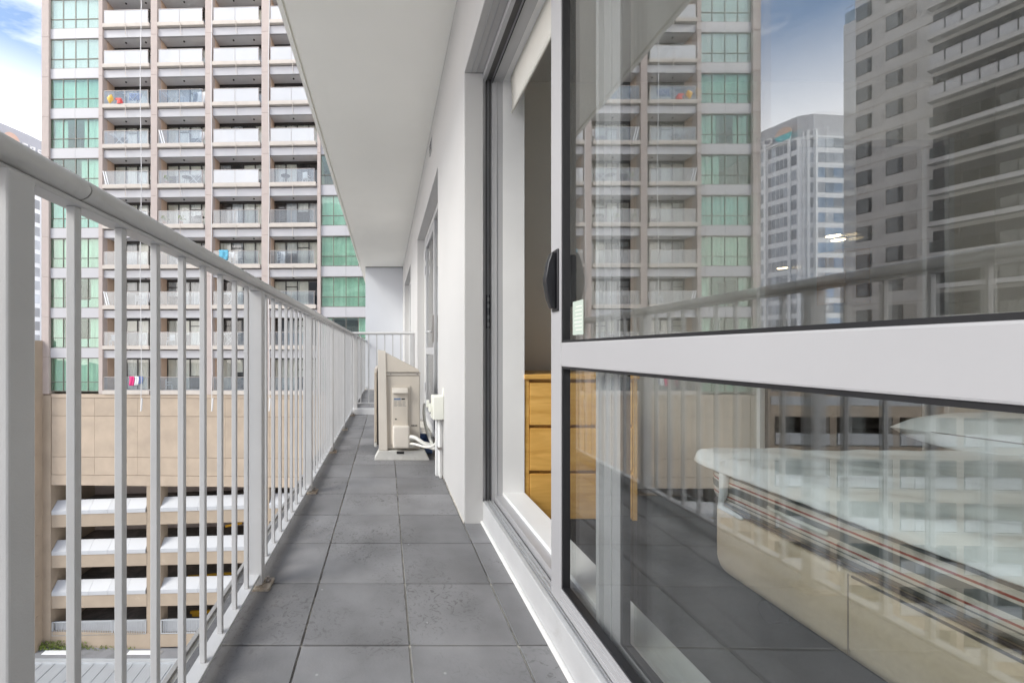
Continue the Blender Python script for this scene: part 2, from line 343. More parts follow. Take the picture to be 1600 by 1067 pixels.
class MB:
    def __init__(s): s.v = []; s.f = []; s.m = []
    def box(s, x0, x1, y0, y1, z0, z1, m=0):
        x0, x1 = sorted((x0, x1)); y0, y1 = sorted((y0, y1)); z0, z1 = sorted((z0, z1))
        b = len(s.v); s.v += [(x, y, z) for z in (z0, z1) for y in (y0, y1) for x in (x0, x1)]
        s.f += [tuple(b + i for i in q) for q in ((0, 2, 3, 1), (4, 5, 7, 6), (0, 1, 5, 4), (2, 6, 7, 3), (1, 3, 7, 5), (0, 4, 6, 2))]
        s.m += [m] * 6; return s
    def poly(s, pts, m=0):
        b = len(s.v); s.v += [tuple(p) for p in pts]; s.f.append(tuple(range(b, b + len(pts)))); s.m.append(m); return s
    def prism(s, prof, a0, a1, axis='y', m=0):
        """closed profile swept along an axis; prof is counter-clockwise in the two other axes"""
        n = len(prof); b = len(s.v)
        def P(p, a):
            if axis == 'y': return (p[0], a, p[1])
            if axis == 'x': return (a, p[0], p[1])
            return (p[0], p[1], a)
        s.v += [P(p, a0) for p in prof] + [P(p, a1) for p in prof]
        for i in range(n):
            j = (i + 1) % n; s.f.append((b + i, b + j, b + n + j, b + n + i)); s.m.append(m)
        s.f.append(tuple(b + i for i in reversed(range(n)))); s.m.append(m)
        s.f.append(tuple(b + n + i for i in range(n))); s.m.append(m); return s
    def tube(s, pts, r, n=8, m=0, cap=True):
        pts = [Vector(p) for p in pts]; b = len(s.v); up = None
        for i, p in enumerate(pts):
            d = (pts[min(i + 1, len(pts) - 1)] - pts[max(i - 1, 0)]).normalized()
            if up is None: up = d.orthogonal().normalized()
            up = (up - d * up.dot(d)).normalized(); w = d.cross(up)
            rr = r[i] if isinstance(r, (list, tuple)) else r
            for k in range(n):
                a = 2 * math.pi * k / n; s.v.append(tuple(p + (up * math.cos(a) + w * math.sin(a)) * rr))
        for i in range(len(pts) - 1):
            for k in range(n):
                j = (k + 1) % n; s.f.append((b + i * n + k, b + i * n + j, b + (i + 1) * n + j, b + (i + 1) * n + k)); s.m.append(m)
        if cap:
            s.f.append(tuple(b + k for k in reversed(range(n)))); s.m.append(m)
            e = b + (len(pts) - 1) * n; s.f.append(tuple(e + k for k in range(n))); s.m.append(m)
        return s
    def grid(s, fn, nu, nv, m=0):
        b = len(s.v)
        for j in range(nv + 1):
            for i in range(nu + 1): s.v.append(tuple(fn(i / nu, j / nv)))
        for j in range(nv):
            for i in range(nu):
                a = b + j * (nu + 1) + i; s.f.append((a, a + 1, a + nu + 2, a + nu + 1)); s.m.append(m)
        return s
    def mesh(s, name, mats, bevel=0, seg=2, smooth=False, off=None):
        me = bpy.data.meshes.new(name)
        v = s.v if off is None else [(x - off[0], y - off[1], z - off[2]) for x, y, z in s.v]
        me.from_pydata(v, [], s.f); me.polygons.foreach_set('material_index', s.m)
        if isinstance(mats, str): mats = [mats]
        for q in mats: me.materials.append(MATS[q])
        bm = bmesh.new(); bm.from_mesh(me); bmesh.ops.recalc_face_normals(bm, faces=bm.faces)
        if bevel:
            ed = [e for e in bm.edges if len(e.link_faces) == 2 and e.calc_face_angle(0) > .6]
            bmesh.ops.bevel(bm, geom=ed, offset=bevel, segments=seg, affect='EDGES', profile=.6, clamp_overlap=True)
        bm.to_mesh(me); bm.free()
        if smooth: me.polygons.foreach_set('use_smooth', [True] * len(me.polygons))
        me.update(); return me
    def build(s, name, mats, parent=None, bevel=0, seg=2, smooth=False, local=False, flip=False):
        off = None if (local or parent is None) else org(parent)
        return link(name, s.mesh(name, mats, bevel, seg, smooth, off), parent)

def link(name, me, parent=None, loc=None):
    o = bpy.data.objects.new(name, me); COL.objects.link(o)
    if parent is not None: o.parent = parent
    if loc is not None: o.location = loc
    return o
def smooth_by_angle(o, ang=40):
    try:
        o.data.polygons.foreach_set('use_smooth', [True] * len(o.data.polygons)); o.data.set_sharp_from_angle(angle=R(ang))
    except Exception: pass
    return o
def thing(name, loc, label, cat, group=None, rz=0, kind=None):
    o = bpy.data.objects.new(name, None); COL.objects.link(o); o.location = loc; o.rotation_euler = (0, 0, rz); o.empty_display_size = .1
    o['label'] = label; o['category'] = cat
    if group: o['group'] = group
    if kind: o['kind'] = kind
    if rz == 0: ORG[o.name] = Vector(loc)
    else: ORG[o.name] = Vector((0, 0, 0))
    return o
def tag(o, label=None, cat=None, group=None, kind=None):
    if label: o['label'] = label
    if cat: o['category'] = cat
    if group: o['group'] = group
    if kind: o['kind'] = kind
    return o
def copy_tree(o, parent=None):
    c = o.copy(); COL.objects.link(c); c.parent = parent
    for ch in list(o.children): copy_tree(ch, c)
    return c
def rbox(x0, x1, y0, y1, z0, z1): return MB().box(x0, x1, y0, y1, z0, z1)

# ================================================================= THE HOST BUILDING: balcony, walls, room
Y_BACK, Y_END, Y_RET = -2.6, 8.9, 5.3
CEIL = 2.645
WX = 0.369                           # outer face of the wall
SLABX = -0.535

# floor slab with individual tiles
fl = MB().box(SLABX, 0.466, Y_BACK, Y_END + .2, -.22, -.006).build('balcony_floor', 'grout'); tag(fl, 'grey tiled balcony floor slab with pale grout joints', kind='structure')
edge = MB().box(SLABX - .012, SLABX, Y_BACK, Y_END + .2, -.24, .004).build('slab_edge_trim', 'slab_concrete', fl)
xs = [SLABX + .012, -.234, .066, .366, .462]
protos = {}
gap = .0028
for c in range(4):
    x0, x1 = xs[c] + gap, xs[c + 1] - gap
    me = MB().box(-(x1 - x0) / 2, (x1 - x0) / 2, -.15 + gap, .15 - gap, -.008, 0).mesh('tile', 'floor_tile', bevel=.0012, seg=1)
    k = -12
    while True:
        yc = 1.132 + .3007 * k + .15; k += 1
        if yc + .15 > Y_END: break
        if c == 3 and yc + .15 > 1.934:
            if yc - .15 < 1.9:
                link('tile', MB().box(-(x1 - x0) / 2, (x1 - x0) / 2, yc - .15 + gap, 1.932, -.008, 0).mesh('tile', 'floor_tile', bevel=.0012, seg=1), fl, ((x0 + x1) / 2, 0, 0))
            break
        if abs(yc - Y_RET) < .12: pass
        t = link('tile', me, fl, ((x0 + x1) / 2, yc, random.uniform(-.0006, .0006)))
        t.rotation_euler = (random.uniform(-.0012, .0012), random.uniform(-.0012, .0012), random.uniform(-.002, .002))

# ceiling slab with drip groove
cl = MB()
cl.box(-.535, 3.9, Y_BACK, Y_END + .2, CEIL, CEIL + .18)
cl.box(-.572, -.547, Y_BACK, Y_END + .2, CEIL - .004, CEIL + .20)
cl.box(-.547, -.535, Y_BACK, Y_END + .2, CEIL + .02, CEIL + .18)
ce = cl.build('balcony_ceiling', 'ceiling_paint'); tag(ce, kind='structure')

# outside wall with openings
T2 = .65
w = MB()
def wallseg(y0, y1, z0, z1): w.box(WX, T2, y0, y1, z0, z1)
HEAD = 2.122
w.box(WX, .4575, 1.934, 2.915, 0, CEIL); w.box(.4575, T2, 2.005, 2.915, 0, CEIL); wallseg(4.82, 6.15, 0, CEIL); wallseg(8.1, Y_END, 0, CEIL)
for a, b_ in ((-2.2, 1.934), (2.915, 4.82), (6.15, 8.1)): wallseg(a, b_, HEAD, CEIL)
w.box(.4575, T2, 1.934, 2.005, HEAD, CEIL)
wallseg(Y_BACK, -2.2, 0, CEIL)
ws = w.build('balcony_wall', 'wall_render', bevel=.004, seg=2); tag(ws, kind='structure')
# fine bead of grey paint and the skirting sealant at the wall foot
MB().box(WX - .004, WX, 1.93, 2.915, 0, .006).build('wall_sealant', 'grout', ws)
ew = MB().box(-.445, T2, Y_END, Y_END + .25, -.02, CEIL).build('end_wall', 'end_wall_paint'); tag(ew, kind='structure')
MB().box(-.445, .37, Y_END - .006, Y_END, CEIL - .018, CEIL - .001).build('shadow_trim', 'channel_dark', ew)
# smoke vent slot on the wall near the ceiling
vt = thing('wall_vent', (WX, 3.35, 2.45), 'small slotted vent high on the white balcony wall', 'vent')
rbox(WX - .006, WX, 3.3, 3.42, 2.43, 2.53).build('vent_plate', 'frame_white', vt)
for i in range(3): rbox(WX - .008, WX - .006, 3.315, 3.405, 2.45 + i * .025, 2.46 + i * .025).build('vent_slot', 'gasket', vt)

# bulk of the host building above and below
hb = MB()
for k in list(range(-8, 0)) + list(range(1, 9)):
    z = k * 2.9
    hb.box(-.57, 4, Y_BACK, Y_END + 12, z - .22, z, 1)
    hb.box(.5, 4, Y_BACK, Y_END + 12, z, z + 2.68, 0)
hb.box(WX, 4, Y_END + .25, Y_END + 12, 0, 2.64, 0)
hbo = hb.build('host_building', ['wall_render', 'ceiling_paint']); tag(hbo, 'white storeys above and below the balcony', kind='structure')

# ---------------- railing
RC = -.45
rail = thing('balcony_railing', (RC, 0, 0), 'long white metal railing with flat posts along the open side of the balcony', 'railing')
def ellipse(cx, cz, a, b, n=20, flat=True):
    return [(cx + a * math.cos(2 * math.pi * i / n), cz + (b * math.sin(2 * math.pi * i / n) if math.sin(2 * math.pi * i / n) > 0 or not flat else .75 * b * math.sin(2 * math.pi * i / n))) for i in range(n)]
HZ = CZ + .231
for (a, b_) in ((-1.6, .588), (.5905, Y_RET + .0)):
    smooth_by_angle(MB().prism(ellipse(RC, HZ, .027, .0205), a, b_, 'y').build('handrail', 'handrail_paint', rail), 50)
MB().prism(ellipse(RC, HZ, .0255, .019), .587, .592, 'y').build('rail_joint', 'gasket', rail)
rbox(RC - .017, RC + .013, -1.6, Y_RET, HZ - .0235, HZ - .0155).build('rail_flat', 'rail_paint', rail, bevel=.001, seg=1)
rbox(RC - .020, RC + .018, -1.6, Y_RET - .02, .038, .048).build('bottom_rail', 'rail_paint', rail, bevel=.0012, seg=1)
bar_me = MB().box(-.0065, .0065, -.0065, .0065, .048, HZ - .0235).mesh('baluster', 'rail_paint', bevel=.0012, seg=2)
post_me = MB().box(-.024, .026, -.018, .018, .012, HZ - .0235).mesh('post', 'rail_paint', bevel=.003, seg=2)
def polyring(n, r, z0, z1):
    return MB().prism([(r * math.cos(2 * math.pi * i / n), r * math.sin(2 * math.pi * i / n)) for i in range(n)], z0, z1, 'z')
plate_me = MB().box(-.04, .055, -.035, .035, 0.0, .010).mesh('base_plate', 'galvanised', bevel=.001, seg=1)
nut_me = polyring(6, .0095, .010, .019).mesh('bolt', 'bolt_steel', bevel=.001, seg=1)
tip_me = polyring(10, .005, .019, .028).mesh('bolt_tip', 'bolt_steel')
foot_me = polyring(16, .021, .010, .040).mesh('post_foot', 'rail_paint', bevel=.001, seg=1)
PY = [.478 + .94 * i for i in range(-2, 6)]
for y in PY:
    p = link('post', post_me, rail, (0, y, 0))
    link('base_plate', plate_me, p, (0, 0, 0)); link('post_foot', foot_me, p, (0, 0, -.004))
    link('bolt', nut_me, p, (.040, .008, 0)); link('bolt_tip', tip_me, p, (.040, .008, 0))
for i, y in enumerate(PY[:-1]):
    for k in range(1, 9):
        link('baluster', bar_me, rail, (0, y + .94 * k / 9 + .008, 0))
# neighbour's railing beyond the return
rail2 = thing('balcony_railing', (RC, Y_RET, 0), 'far stretch of white railing beyond the cross railing, ending at the blue grey wall', 'railing')
smooth_by_angle(MB().prism(ellipse(RC, HZ, .027, .0205), Y_RET + .04, Y_END, 'y').build('handrail', 'handrail_paint', rail2), 50)
rbox(RC - .020, RC + .018, Y_RET + .04, Y_END, .038, .048).build('bottom_rail', 'rail_paint', rail2)
for k in range(34):
    y = .12 + .104 * k
    if k % 9 == 8: link('post', post_me, rail2, (0, y, 0))
    else: link('baluster', bar_me, rail2, (0, y, 0))
# cross railing
cr = thing('cross_railing', (0, Y_RET, 0), 'short white railing across the balcony behind the air conditioner', 'railing')
smooth_by_angle(MB().prism([(q[0] - RC + Y_RET, q[1]) for q in ellipse(RC, HZ, .024, .0205)], RC, WX, 'x').build('handrail', 'handrail_paint', cr), 50)
rbox(RC + .02, WX, Y_RET - .02, Y_RET + .02, .135, .150).build('bottom_rail', 'rail_paint', cr, bevel=.001, seg=1)
bar2 = MB().box(-.0065, .0065, -.0065, .0065, .150, HZ - .012).mesh('baluster', 'rail_paint', bevel=.0012, seg=1)
pst2 = MB().box(-.025, .025, -.018, .018, .0, HZ - .012).mesh('post', 'rail_paint', bevel=.002, seg=1)
link('post', pst2, cr, (-.395, 0, 0)); link('post', pst2, cr, (.338, 0, 0))
for k in range(6): link('baluster', bar2, cr, (-.33 + .1035 * k + .004, 0, 0))
kb = rbox(SLABX + .02, WX, Y_RET - .05, Y_RET + .05, 0, .075).build('kerb', 'white_powder', bevel=.004); tag(kb, 'low white upstand across the balcony floor under the cross railing', 'kerb')

# ---------------- sliding door frame (fixed)
JY = 1.955                            # face of the far jamb
df = thing('door_frame', (.52, JY, 0), 'white aluminium sliding door frame with tracks, sill and white reveal', 'door frame')
YN = -2.2
# sill: stepped extrusion along Y
rbox(.4575, .475, YN, JY, 0.0, .104).build('sill_upstand', 'sill_white', df, bevel=.003)
rbox(.446, .4575, YN, 1.934, 0.0, .012).build('sill_sealant', 'sealant', df, bevel=.003)
rbox(.475, .513, YN, JY, 0.0, .098).build('track_bed', 'track_grey', df)
for x in (.480, .492, .5035): rbox(x, x + .0022, YN, JY, .098, .1045).build('track_rib', 'frame_white', df)
rbox(.513, .5185, YN, JY, 0.0, .094).build('track_gap', 'gasket', df)
rbox(.5185, .5576, YN, JY, 0.0, .124).build('inner_track', 'frame_white', df, bevel=.0015)
rbox(.5576, T2 + .012, YN, JY, 0.0, .138).build('timber_sill', 'timber_white', df, bevel=.003)
# far jamb
z0, z1 = .09, HEAD - .004
rbox(.4575, .475, JY, JY + .05, z0, z1).build('jamb_lip', 'frame_silver', df, bevel=.001, seg=1)
rbox(.475, .506, JY + .018, JY + .05, z0, z1).build('jamb_channel', 'channel_dark', df)
rbox(.4885, .4915, JY + .008, JY + .018, z0, z1).build('jamb_rib', 'frame_grey', df)
rbox(.506, .5576, JY, JY + .05, z0, z1).build('jamb_inner', 'frame_grey', df, bevel=.001, seg=1)
rbox(.526, .529, JY - .003, JY, z0, z1).build('jamb_rib', 'frame_silver', df)
rbox(.5576, T2 + .012, JY, JY + .05, z0, z1).build('reveal_board', 'timber_white', df, bevel=.002)
# render return between wall corner and frame
rbox(WX + .004, .4573, 1.931, 1.9335, .0, HEAD - .001).build('render_return', 'wall_render', df)
# head
rbox(.4575, .475, YN, JY, HEAD - .03, HEAD - .004).build('head_lip', 'frame_silver', df)
rbox(.475, .506, YN, JY, HEAD - .012, HEAD - .004).build('head_channel', 'channel_dark', df)
rbox(.506, .5576, YN, JY, HEAD - .028, HEAD - .004).build('head_inner', 'frame_grey', df)
rbox(.5065, .509, YN, JY, HEAD - .034, HEAD - .028).build('head_rib', 'gasket', df)
rbox(.5576, T2 + .012, YN, JY, HEAD - .02, HEAD - .004).build('head_board', 'timber_white', df)
# trim on the render head
for x in (.40, .425): rbox(x, x + .003, YN, 1.934, HEAD - .004, HEAD).build('head_bead', 'frame_grey', df)
# keeper on the far jamb
kp = rbox(.4815, .5005, JY + .0125, JY + .019, .92, 1.082).build('keeper', 'black_plastic', df, bevel=.002)
for z in (.94, .975, 1.028, 1.06):
    rbox(.487, .495, JY + .011, JY + .013, z - .009, z + .009).build('keeper_slot', 'frame_silver' , kp)
for z in (.50, 1.55, 1.75):
    MB().tube([(.491, JY + .0175, z), (.491, JY + .020, z)], .003, 8).build('rivet', 'gasket', df)

# ---------------- sliding leaf (outer)
LY0, LY1 = -.35, 1.186
leaf = thing('sliding_door', (.49, .4, .11), 'white framed sliding glass door slid open, with a mid rail and black pull handle', 'sliding door')
lx0, lx1 = .478, .5035
zb, zt = .113, HEAD - .03
rbox(lx0, lx1, LY1 - .066, LY1, zb, zt).build('stile', 'frame_white', leaf, bevel=.0018)
rbox(lx0, lx1, LY0, LY0 + .066, zb, zt).build('stile', 'frame_white', leaf, bevel=.0018)
rbox(lx0, lx1, LY0 + .066, LY1 - .066, zb, .162).build('bottom_rail', 'frame_white', leaf, bevel=.0015)
for z in (.128, .146): rbox(lx0 - .0015, lx0, LY0 + .066, LY1 - .066, z, z + .003).build('rail_bead', 'frame_silver', leaf)
rbox(lx0, lx1, LY0 + .066, LY1 - .066, .769, .834).build('mid_rail', 'frame_white', leaf, bevel=.003)
rbox(lx0, lx1, LY0 + .066, LY1 - .066, zt - .05, zt).build('top_rail', 'frame_white', leaf, bevel=.0015)
PH1, PH2 = .0125, .0185              # the panes sit a touch askew in their rebates
def pane(name, xc, y0, y1, z0, z1, phi, mtl, parent, th=.005):
    yc = (y0 + y1) / 2
    def X(y, s): return xc + math.tan(phi) * (y - yc) + s
    m = MB(); b = 0
    for s in (-th / 2, th / 2):
        for (y, z) in ((y0, z0), (y1, z0), (y1, z1), (y0, z1)): m.v.append((X(y, s), y, z))
    m.f = [(0, 1, 2, 3), (7, 6, 5, 4), (0, 4, 5, 1), (1, 5, 6, 2), (2, 6, 7, 3), (3, 7, 4, 0)]; m.m = [0] * 6
    return m.build(name, mtl, parent)
def gaskets(x0, x1, y0, y1, z0, z1, parent, tk=.006):
    rbox(x0, x1, y1 - tk, y1, z0, z1).build('gasket', 'gasket', parent); rbox(x0, x1, y0, y0 + tk, z0, z1).build('gasket', 'gasket', parent)
    rbox(x0, x1, y0 + tk, y1 - tk, z0, z0 + tk).build('gasket', 'gasket', parent); rbox(x0, x1, y0 + tk, y1 - tk, z1 - tk, z1).build('gasket', 'gasket', parent)
gy0, gy1 = LY0 + .066, LY1 - .066
for (a, b_) in ((.162, .769), (.834, zt - .05)):
    gaskets(lx0 + .003, lx1 - .002, gy0, gy1, a, b_, leaf)
    pane('glass_pane', .4925, gy0 + .004, gy1 - .004, a + .004, b_ - .004, PH1, 'door_glass' if a > .5 else 'door_glass_lower', leaf)
# handle
hy = LY1 - .036
h = MB(); prof = [(0, -.078), (-.012, -.078), (-.022, -.05), (-.027, -.02), (-.030, -.006), (-.030, .006), (-.027, .02), (-.022, .05), (-.012, .078), (0, .078)]
h.prism([(lx0 - .004 + p[0], 1.008 + p[1]) for p in prof], hy - .011, hy + .013, 'y')
smooth_by_angle(h.build('pull_handle', 'black_plastic', leaf, bevel=.004, seg=3), 40)
smooth_by_angle(rbox(lx0 - .005, lx0, hy - .020, hy + .020, .922, 1.094).build('handle_plate', 'black_plastic', leaf, bevel=.004, seg=3))
# inside pull seen through the glass
smooth_by_angle(rbox(lx1, lx1 + .028, hy - .012, hy + .014, .935, 1.08).build('pull_handle', 'black_plastic', leaf, bevel=.008, seg=3))
# small notice stuck on the glass
st = rbox(.4962, .4966, 1.03, 1.088, .853, .941).build('sticker', 'paper', leaf)
for i in range(7):
    rbox(.4960, .4962, 1.038, 1.080 - random.random() * .015, .925 - i * .010, .927 - i * .010).build('print_line', 'box_ivory', st)

# ---------------- fixed glazed panel (inner track)
fx = thing('fixed_glazed_panel', (.535, .0, .12), 'fixed glazed panel with a pale stile standing behind the open sliding door', 'window')
fx0, fx1 = .520, .540
FY1 = .985
rbox(fx0, fx1, FY1 - .075, FY1, .124, HEAD - .03).build('stile', 'frame_white', fx, bevel=.0015)
rbox(fx0 - .003, fx0, FY1 - .044, FY1 - .040, .124, HEAD - .03).build('stile_bead', 'frame_silver', fx)
rbox(fx0 - .012, fx0, FY1 - .008, FY1 + .006, .124, HEAD - .03).build('interlock', 'frame_silver', fx)
rbox(fx0, fx1, YN, FY1 - .075, .124, .160).build('bottom_rail', 'frame_white', fx)
rbox(fx0, fx1, YN, FY1 - .075, HEAD - .07, HEAD - .03).build('top_rail', 'frame_white', fx)
rbox(fx0, fx1, -1.0, -.93, .160, HEAD - .07).build('stile', 'frame_white', fx)
gaskets(fx0 + .001, fx1 - .002, -.93, FY1 - .075, .160, HEAD - .07, fx, .009)
pane('glass_pane', .533, -.925, FY1 - .08, .165, HEAD - .075, PH2, 'fixed_glass', fx)
pane('glass_pane', .537, YN, -1.005, .165, HEAD - .075, 0, 'fixed_glass', fx)

# ---------------- roller blind
bl = thing('roller_blind', (.60, 1.2, 2.05), 'cream roller blind hanging a hand below the head of the open door', 'blind')
def blf(u, v):
    y = .2 + u * 1.73; z = 2.10 - v * (.165 - .06 * (1 - u) * .6)
    x = .592 + .012 * math.sin(v * 1.8) + .004 * math.sin(u * 5) - .006 * v
    return (x, y, z)
o = MB().grid(blf, 24, 6).build('blind_cloth', 'blind_fabric', bl, smooth=True)
sm = o.modifiers.new('thickness', 'SOLIDIFY'); sm.thickness = .0015
MB().tube([(blf(0, 1)[0], .2, blf(0, 1)[2]), (blf(.5, 1)[0], blf(.5, 1)[1], blf(.5, 1)[2]), (blf(1, 1)[0], 1.93, blf(1, 1)[2])], .005, 10).build('hem_bar', 'blind_fabric', bl, smooth=True)
MB().tube([(.61, .15, 2.105), (.61, 1.945, 2.105)], .018, 14).build('roller', 'blind_fabric', bl, smooth=True)

# ---------------- room inside
rf = rbox(T2 + .012, 9, YN, 9.0, -.2, 0.0).build('room_floor', 'carpet'); tag(rf, kind='structure')
rw_ = MB()
rw_.box(T2, 2.22, 2.42, 2.50, 0, 2.4); rw_.box(3.3, 3.7, 2.42, 2.50, 0, 2.4); rw_.box(2.22, 3.3, 2.42, 2.50, 2.06, 2.4)
rw_.box(3.6, 3.7, YN, 2.42, 0, 2.4); rw_.box(T2, 3.7, YN - .1, YN, 0, 2.4)
rw_.box(T2, 9, 8.9, 9.0, 0, 2.4); rw_.box(8.9, 9, 2.42, 8.9, 0, 2.4); rw_.box(3.7, 9, 2.42, 2.5, 0, 2.4)
rwo = rw_.build('room_walls', 'room_wall'); tag(rwo, kind='structure')
rbox(2.19, 2.22, 2.40, 2.52, 0, 2.06).build('door_architrave', 'timber_white', rwo); rbox(3.3, 3.33, 2.40, 2.52, 0, 2.06).build('door_architrave', 'timber_white', rwo)
rc = rbox(T2, 9, YN, 9.0, 2.4, 2.5).build('room_ceiling', 'room_ceiling'); tag(rc, kind='structure')
for i, (x, y, lb) in enumerate(((6.06, 5.55, 'lit round ceiling lamp, the brightest of those seen through the glass'), (6.35, 5.75, 'fainter lit ceiling lamp just right of the brightest one behind the glass'), (7.45, 7.7, 'small lit ceiling lamp furthest away behind the glass, lowest in view'))):
    t = thing('ceiling_lamp', (x, y, 2.36), lb, 'ceiling lamp', 'lit ceiling lamps deep inside the flat')
    MB().tube([(x, y, 2.40), (x, y, 2.375)], .085, 20).build('lamp_rim', 'frame_white', t)
    MB().tube([(x, y, 2.375), (x, y, 2.366)], .07, 20).build('lamp_disc', 'lamp_glow', t)
kc = thing('wall_cabinet', (5.5, 4.9, 1.36), 'orange brown wooden wall cabinet in the lit space behind the glass', 'cabinet')
rbox(5.36, 5.66, 4.8, 5.1, 1.38, 2.02).build('carcass', 'kitchen_wood', kc, bevel=.003)
rbox(5.362, 5.658, 4.782, 4.799, 1.382, 2.018).build('door', 'kitchen_wood', kc, bevel=.003)

# ---------------- dresser
ds = thing('dresser', (.93, 2.15, 0), 'orange wooden chest of drawers just inside the open door', 'chest of drawers')
dx0, dx1, dy0, dy1, dh = .664, 1.205, 1.962, 2.38, .700
rbox(dx0, dx0 + .022, dy0, dy1, 0, dh - .022).build('side_panel', 'dresser_wood', ds, bevel=.0015)
rbox(dx1 - .022, dx1, dy0, dy1, 0, dh - .022).build('side_panel', 'dresser_wood', ds, bevel=.0015)
rbox(dx0 - .004, dx1 + .004, dy0 - .012, dy1, dh - .022, dh).build('top_board', 'dresser_wood', ds, bevel=.002)
rbox(dx0 + .022, dx1 - .022, dy0 + .03, dy1, .01, dh - .022).build('carcass', 'dresser_wood', ds)
zz = dh - .04
for k in range(3):
    hgt = .202 if k < 2 else .215
    rbox(dx0 + .025, dx1 - .025, dy0 - .002, dy0 + .018, zz - hgt, zz).build('drawer', 'dresser_wood', ds, bevel=.0025)
    zz -= hgt + .016

# ---------------- bed
BO = Vector((1.10, 1.45, 0)); BR = R(-2.2)
def bedloc(p): return p
bx, by = 1.55, 2.0       # size in X, and length towards the camera
def rrect(x0, x1, y0, y1, r, n=7):
    pts = []
    for (cx, cy, a0) in ((x1 - r, y1 - r, 0), (x0 + r, y1 - r, 90), (x0 + r, y0 + r, 180), (x1 - r, y0 + r, 270)):
        for i in range(n + 1):
            a = R(a0 + 90 * i / n); pts.append((cx + r * math.cos(a), cy + r * math.sin(a)))
    return pts
def rslab(parts, m=None):
    """stack of rounded rectangles (inset, z) lofted into a soft-edged slab"""
    m = MB(); rings = []
    for ins, z in parts:
        r = rrect(ins, bx - ins, -by + ins, -ins, max(.03, .14 - ins)); b = len(m.v); m.v += [(p[0], p[1], z) for p in r]; rings.append((b, len(r)))
    for (a, n), (b, _) in zip(rings, rings[1:]):
        for i in range(n):
            j = (i + 1) % n; m.f.append((a + i, a + j, b + j, b + i)); m.m.append(0)
    a, n = rings[0]; m.f.append(tuple(a + i for i in reversed(range(n)))); m.m.append(0)
    a, n = rings[-1]; m.f.append(tuple(a + i for i in range(n))); m.m.append(0)
    return m
def bthing(name, label, cat):
    o = thing(name, BO, label, cat); o.rotation_euler = (0, 0, BR); ORG[o.name] = Vector((0, 0, 0)); return o
bb = bthing('bed_base', 'beige fabric ensemble bed base on black castors behind the glass', 'bed base')
smooth_by_angle(rslab([(.03, .085), (.008, .095), (0, .12), (0, .285), (.008, .297), (.03, .302)]).build('base_body', 'bed_fabric', bb, local=True), 50)
rbox(-.0012, .001, -.494, -.491, .10, .29).build('base_seam', 'joint_dark', bb, local=True)
rbox(-.002, .002, -1.2, -.5, .286, .291).build('base_piping', 'castor', bb, local=True)
for (x, y) in ((.07, -.22), (.07, -.95), (.07, -1.8), (1.4, -.2), (1.4, -1.8)):
    c = MB().tube([(x - .02, y, .03), (x + .02, y, .03)], .03, 14).build('castor', 'castor', bb, local=True, smooth=False)
    MB().tube([(x, y, .04), (x, y, .088)], .012, 8).build('castor_stem', 'bolt_steel', c, local=True)
mt = bthing('mattress', 'striped grey and cream mattress with red piping on the beige bed base', 'mattress')
smooth_by_angle(rslab([(.05, .302), (.012, .308), (-.008, .335), (-.012, .375), (-.008, .415), (.008, .440), (.05, .452)]).build('mattress_body', 'mattress_ticking', mt, local=True), 60)
for z, mm_ in ((.441, 'bed_fabric'), (.3065, 'castor')):
    pts = [(p[0], p[1], z) for p in rrect(-.002, bx + .002, -by, .002, .14)]; pts.append(pts[0])
    MB().tube(pts, .0045, 6).build('piping', mm_, mt, local=True, smooth=True)
# fabric grips on the mattress side
for y in (-.30, -1.0):
    pts = [(-.013, y, .372), (-.019, y - .02, .371), (-.019, y - .14, .369), (-.013, y - .16, .368)]
    MB().tube(pts, .006, 8).build('grip_handle', 'grip_tape', mt, local=True, smooth=True)
# elastic strap hanging at the corner
cv = bthing('mattress_protector', 'white quilted mattress protector spread over the mattress, its corner lifted', 'bedding')
from mathutils import noise as MN
def cvf(u, v):
    x = -.035 + u * (bx + .07); y = .03 - v * (by + .06)
    n1 = MN.noise(Vector((x * 3, y * 3, 0))) * .012 + MN.noise(Vector((x * 6, y * 16, 2))) * .010 + abs(MN.noise(Vector((x * 5 + y * 9, y * 4, 7)))) * .012
    dx = min(x + .035, bx + .035 - x); dy = min(.03 - y, y + by + .03)
    d = min(dx, dy); z = .458 + .028 * (1 - math.exp(-max(d, 0) * 9)) + n1
    z += -n1 * max(0, 1 - d / .10) * .85
    if d < .035: z -= (.035 - d) * .9
    cd = math.hypot(max(0, .12 - (x + .035)), max(0, .12 - (.03 - y)))
    if cd > .12:
        k = (cd - .12); x += k * .55; y -= k * .55
    # quilting lattice
    q = abs(math.sin((x + y) * 26)) * abs(math.sin((x - y) * 26)); z += .0035 * math.sqrt(q)
    return (x, y, z)
o = MB().grid(cvf, 120, 150).build('cover_cloth', 'sheet_cover', cv, local=True, smooth=True)
sm = o.modifiers.new('thickness', 'SOLIDIFY'); sm.thickness = .006
MB().tube([(-.005, -.13, .452), (-.020, -.15, .42), (-.022, -.15, .36), (-.016, -.13, .31), (-.004, -.20, .300)], [.012, .014, .012, .010, .006], 6).build('corner_strap', 'sheet_cover', cv, local=True, smooth=True)
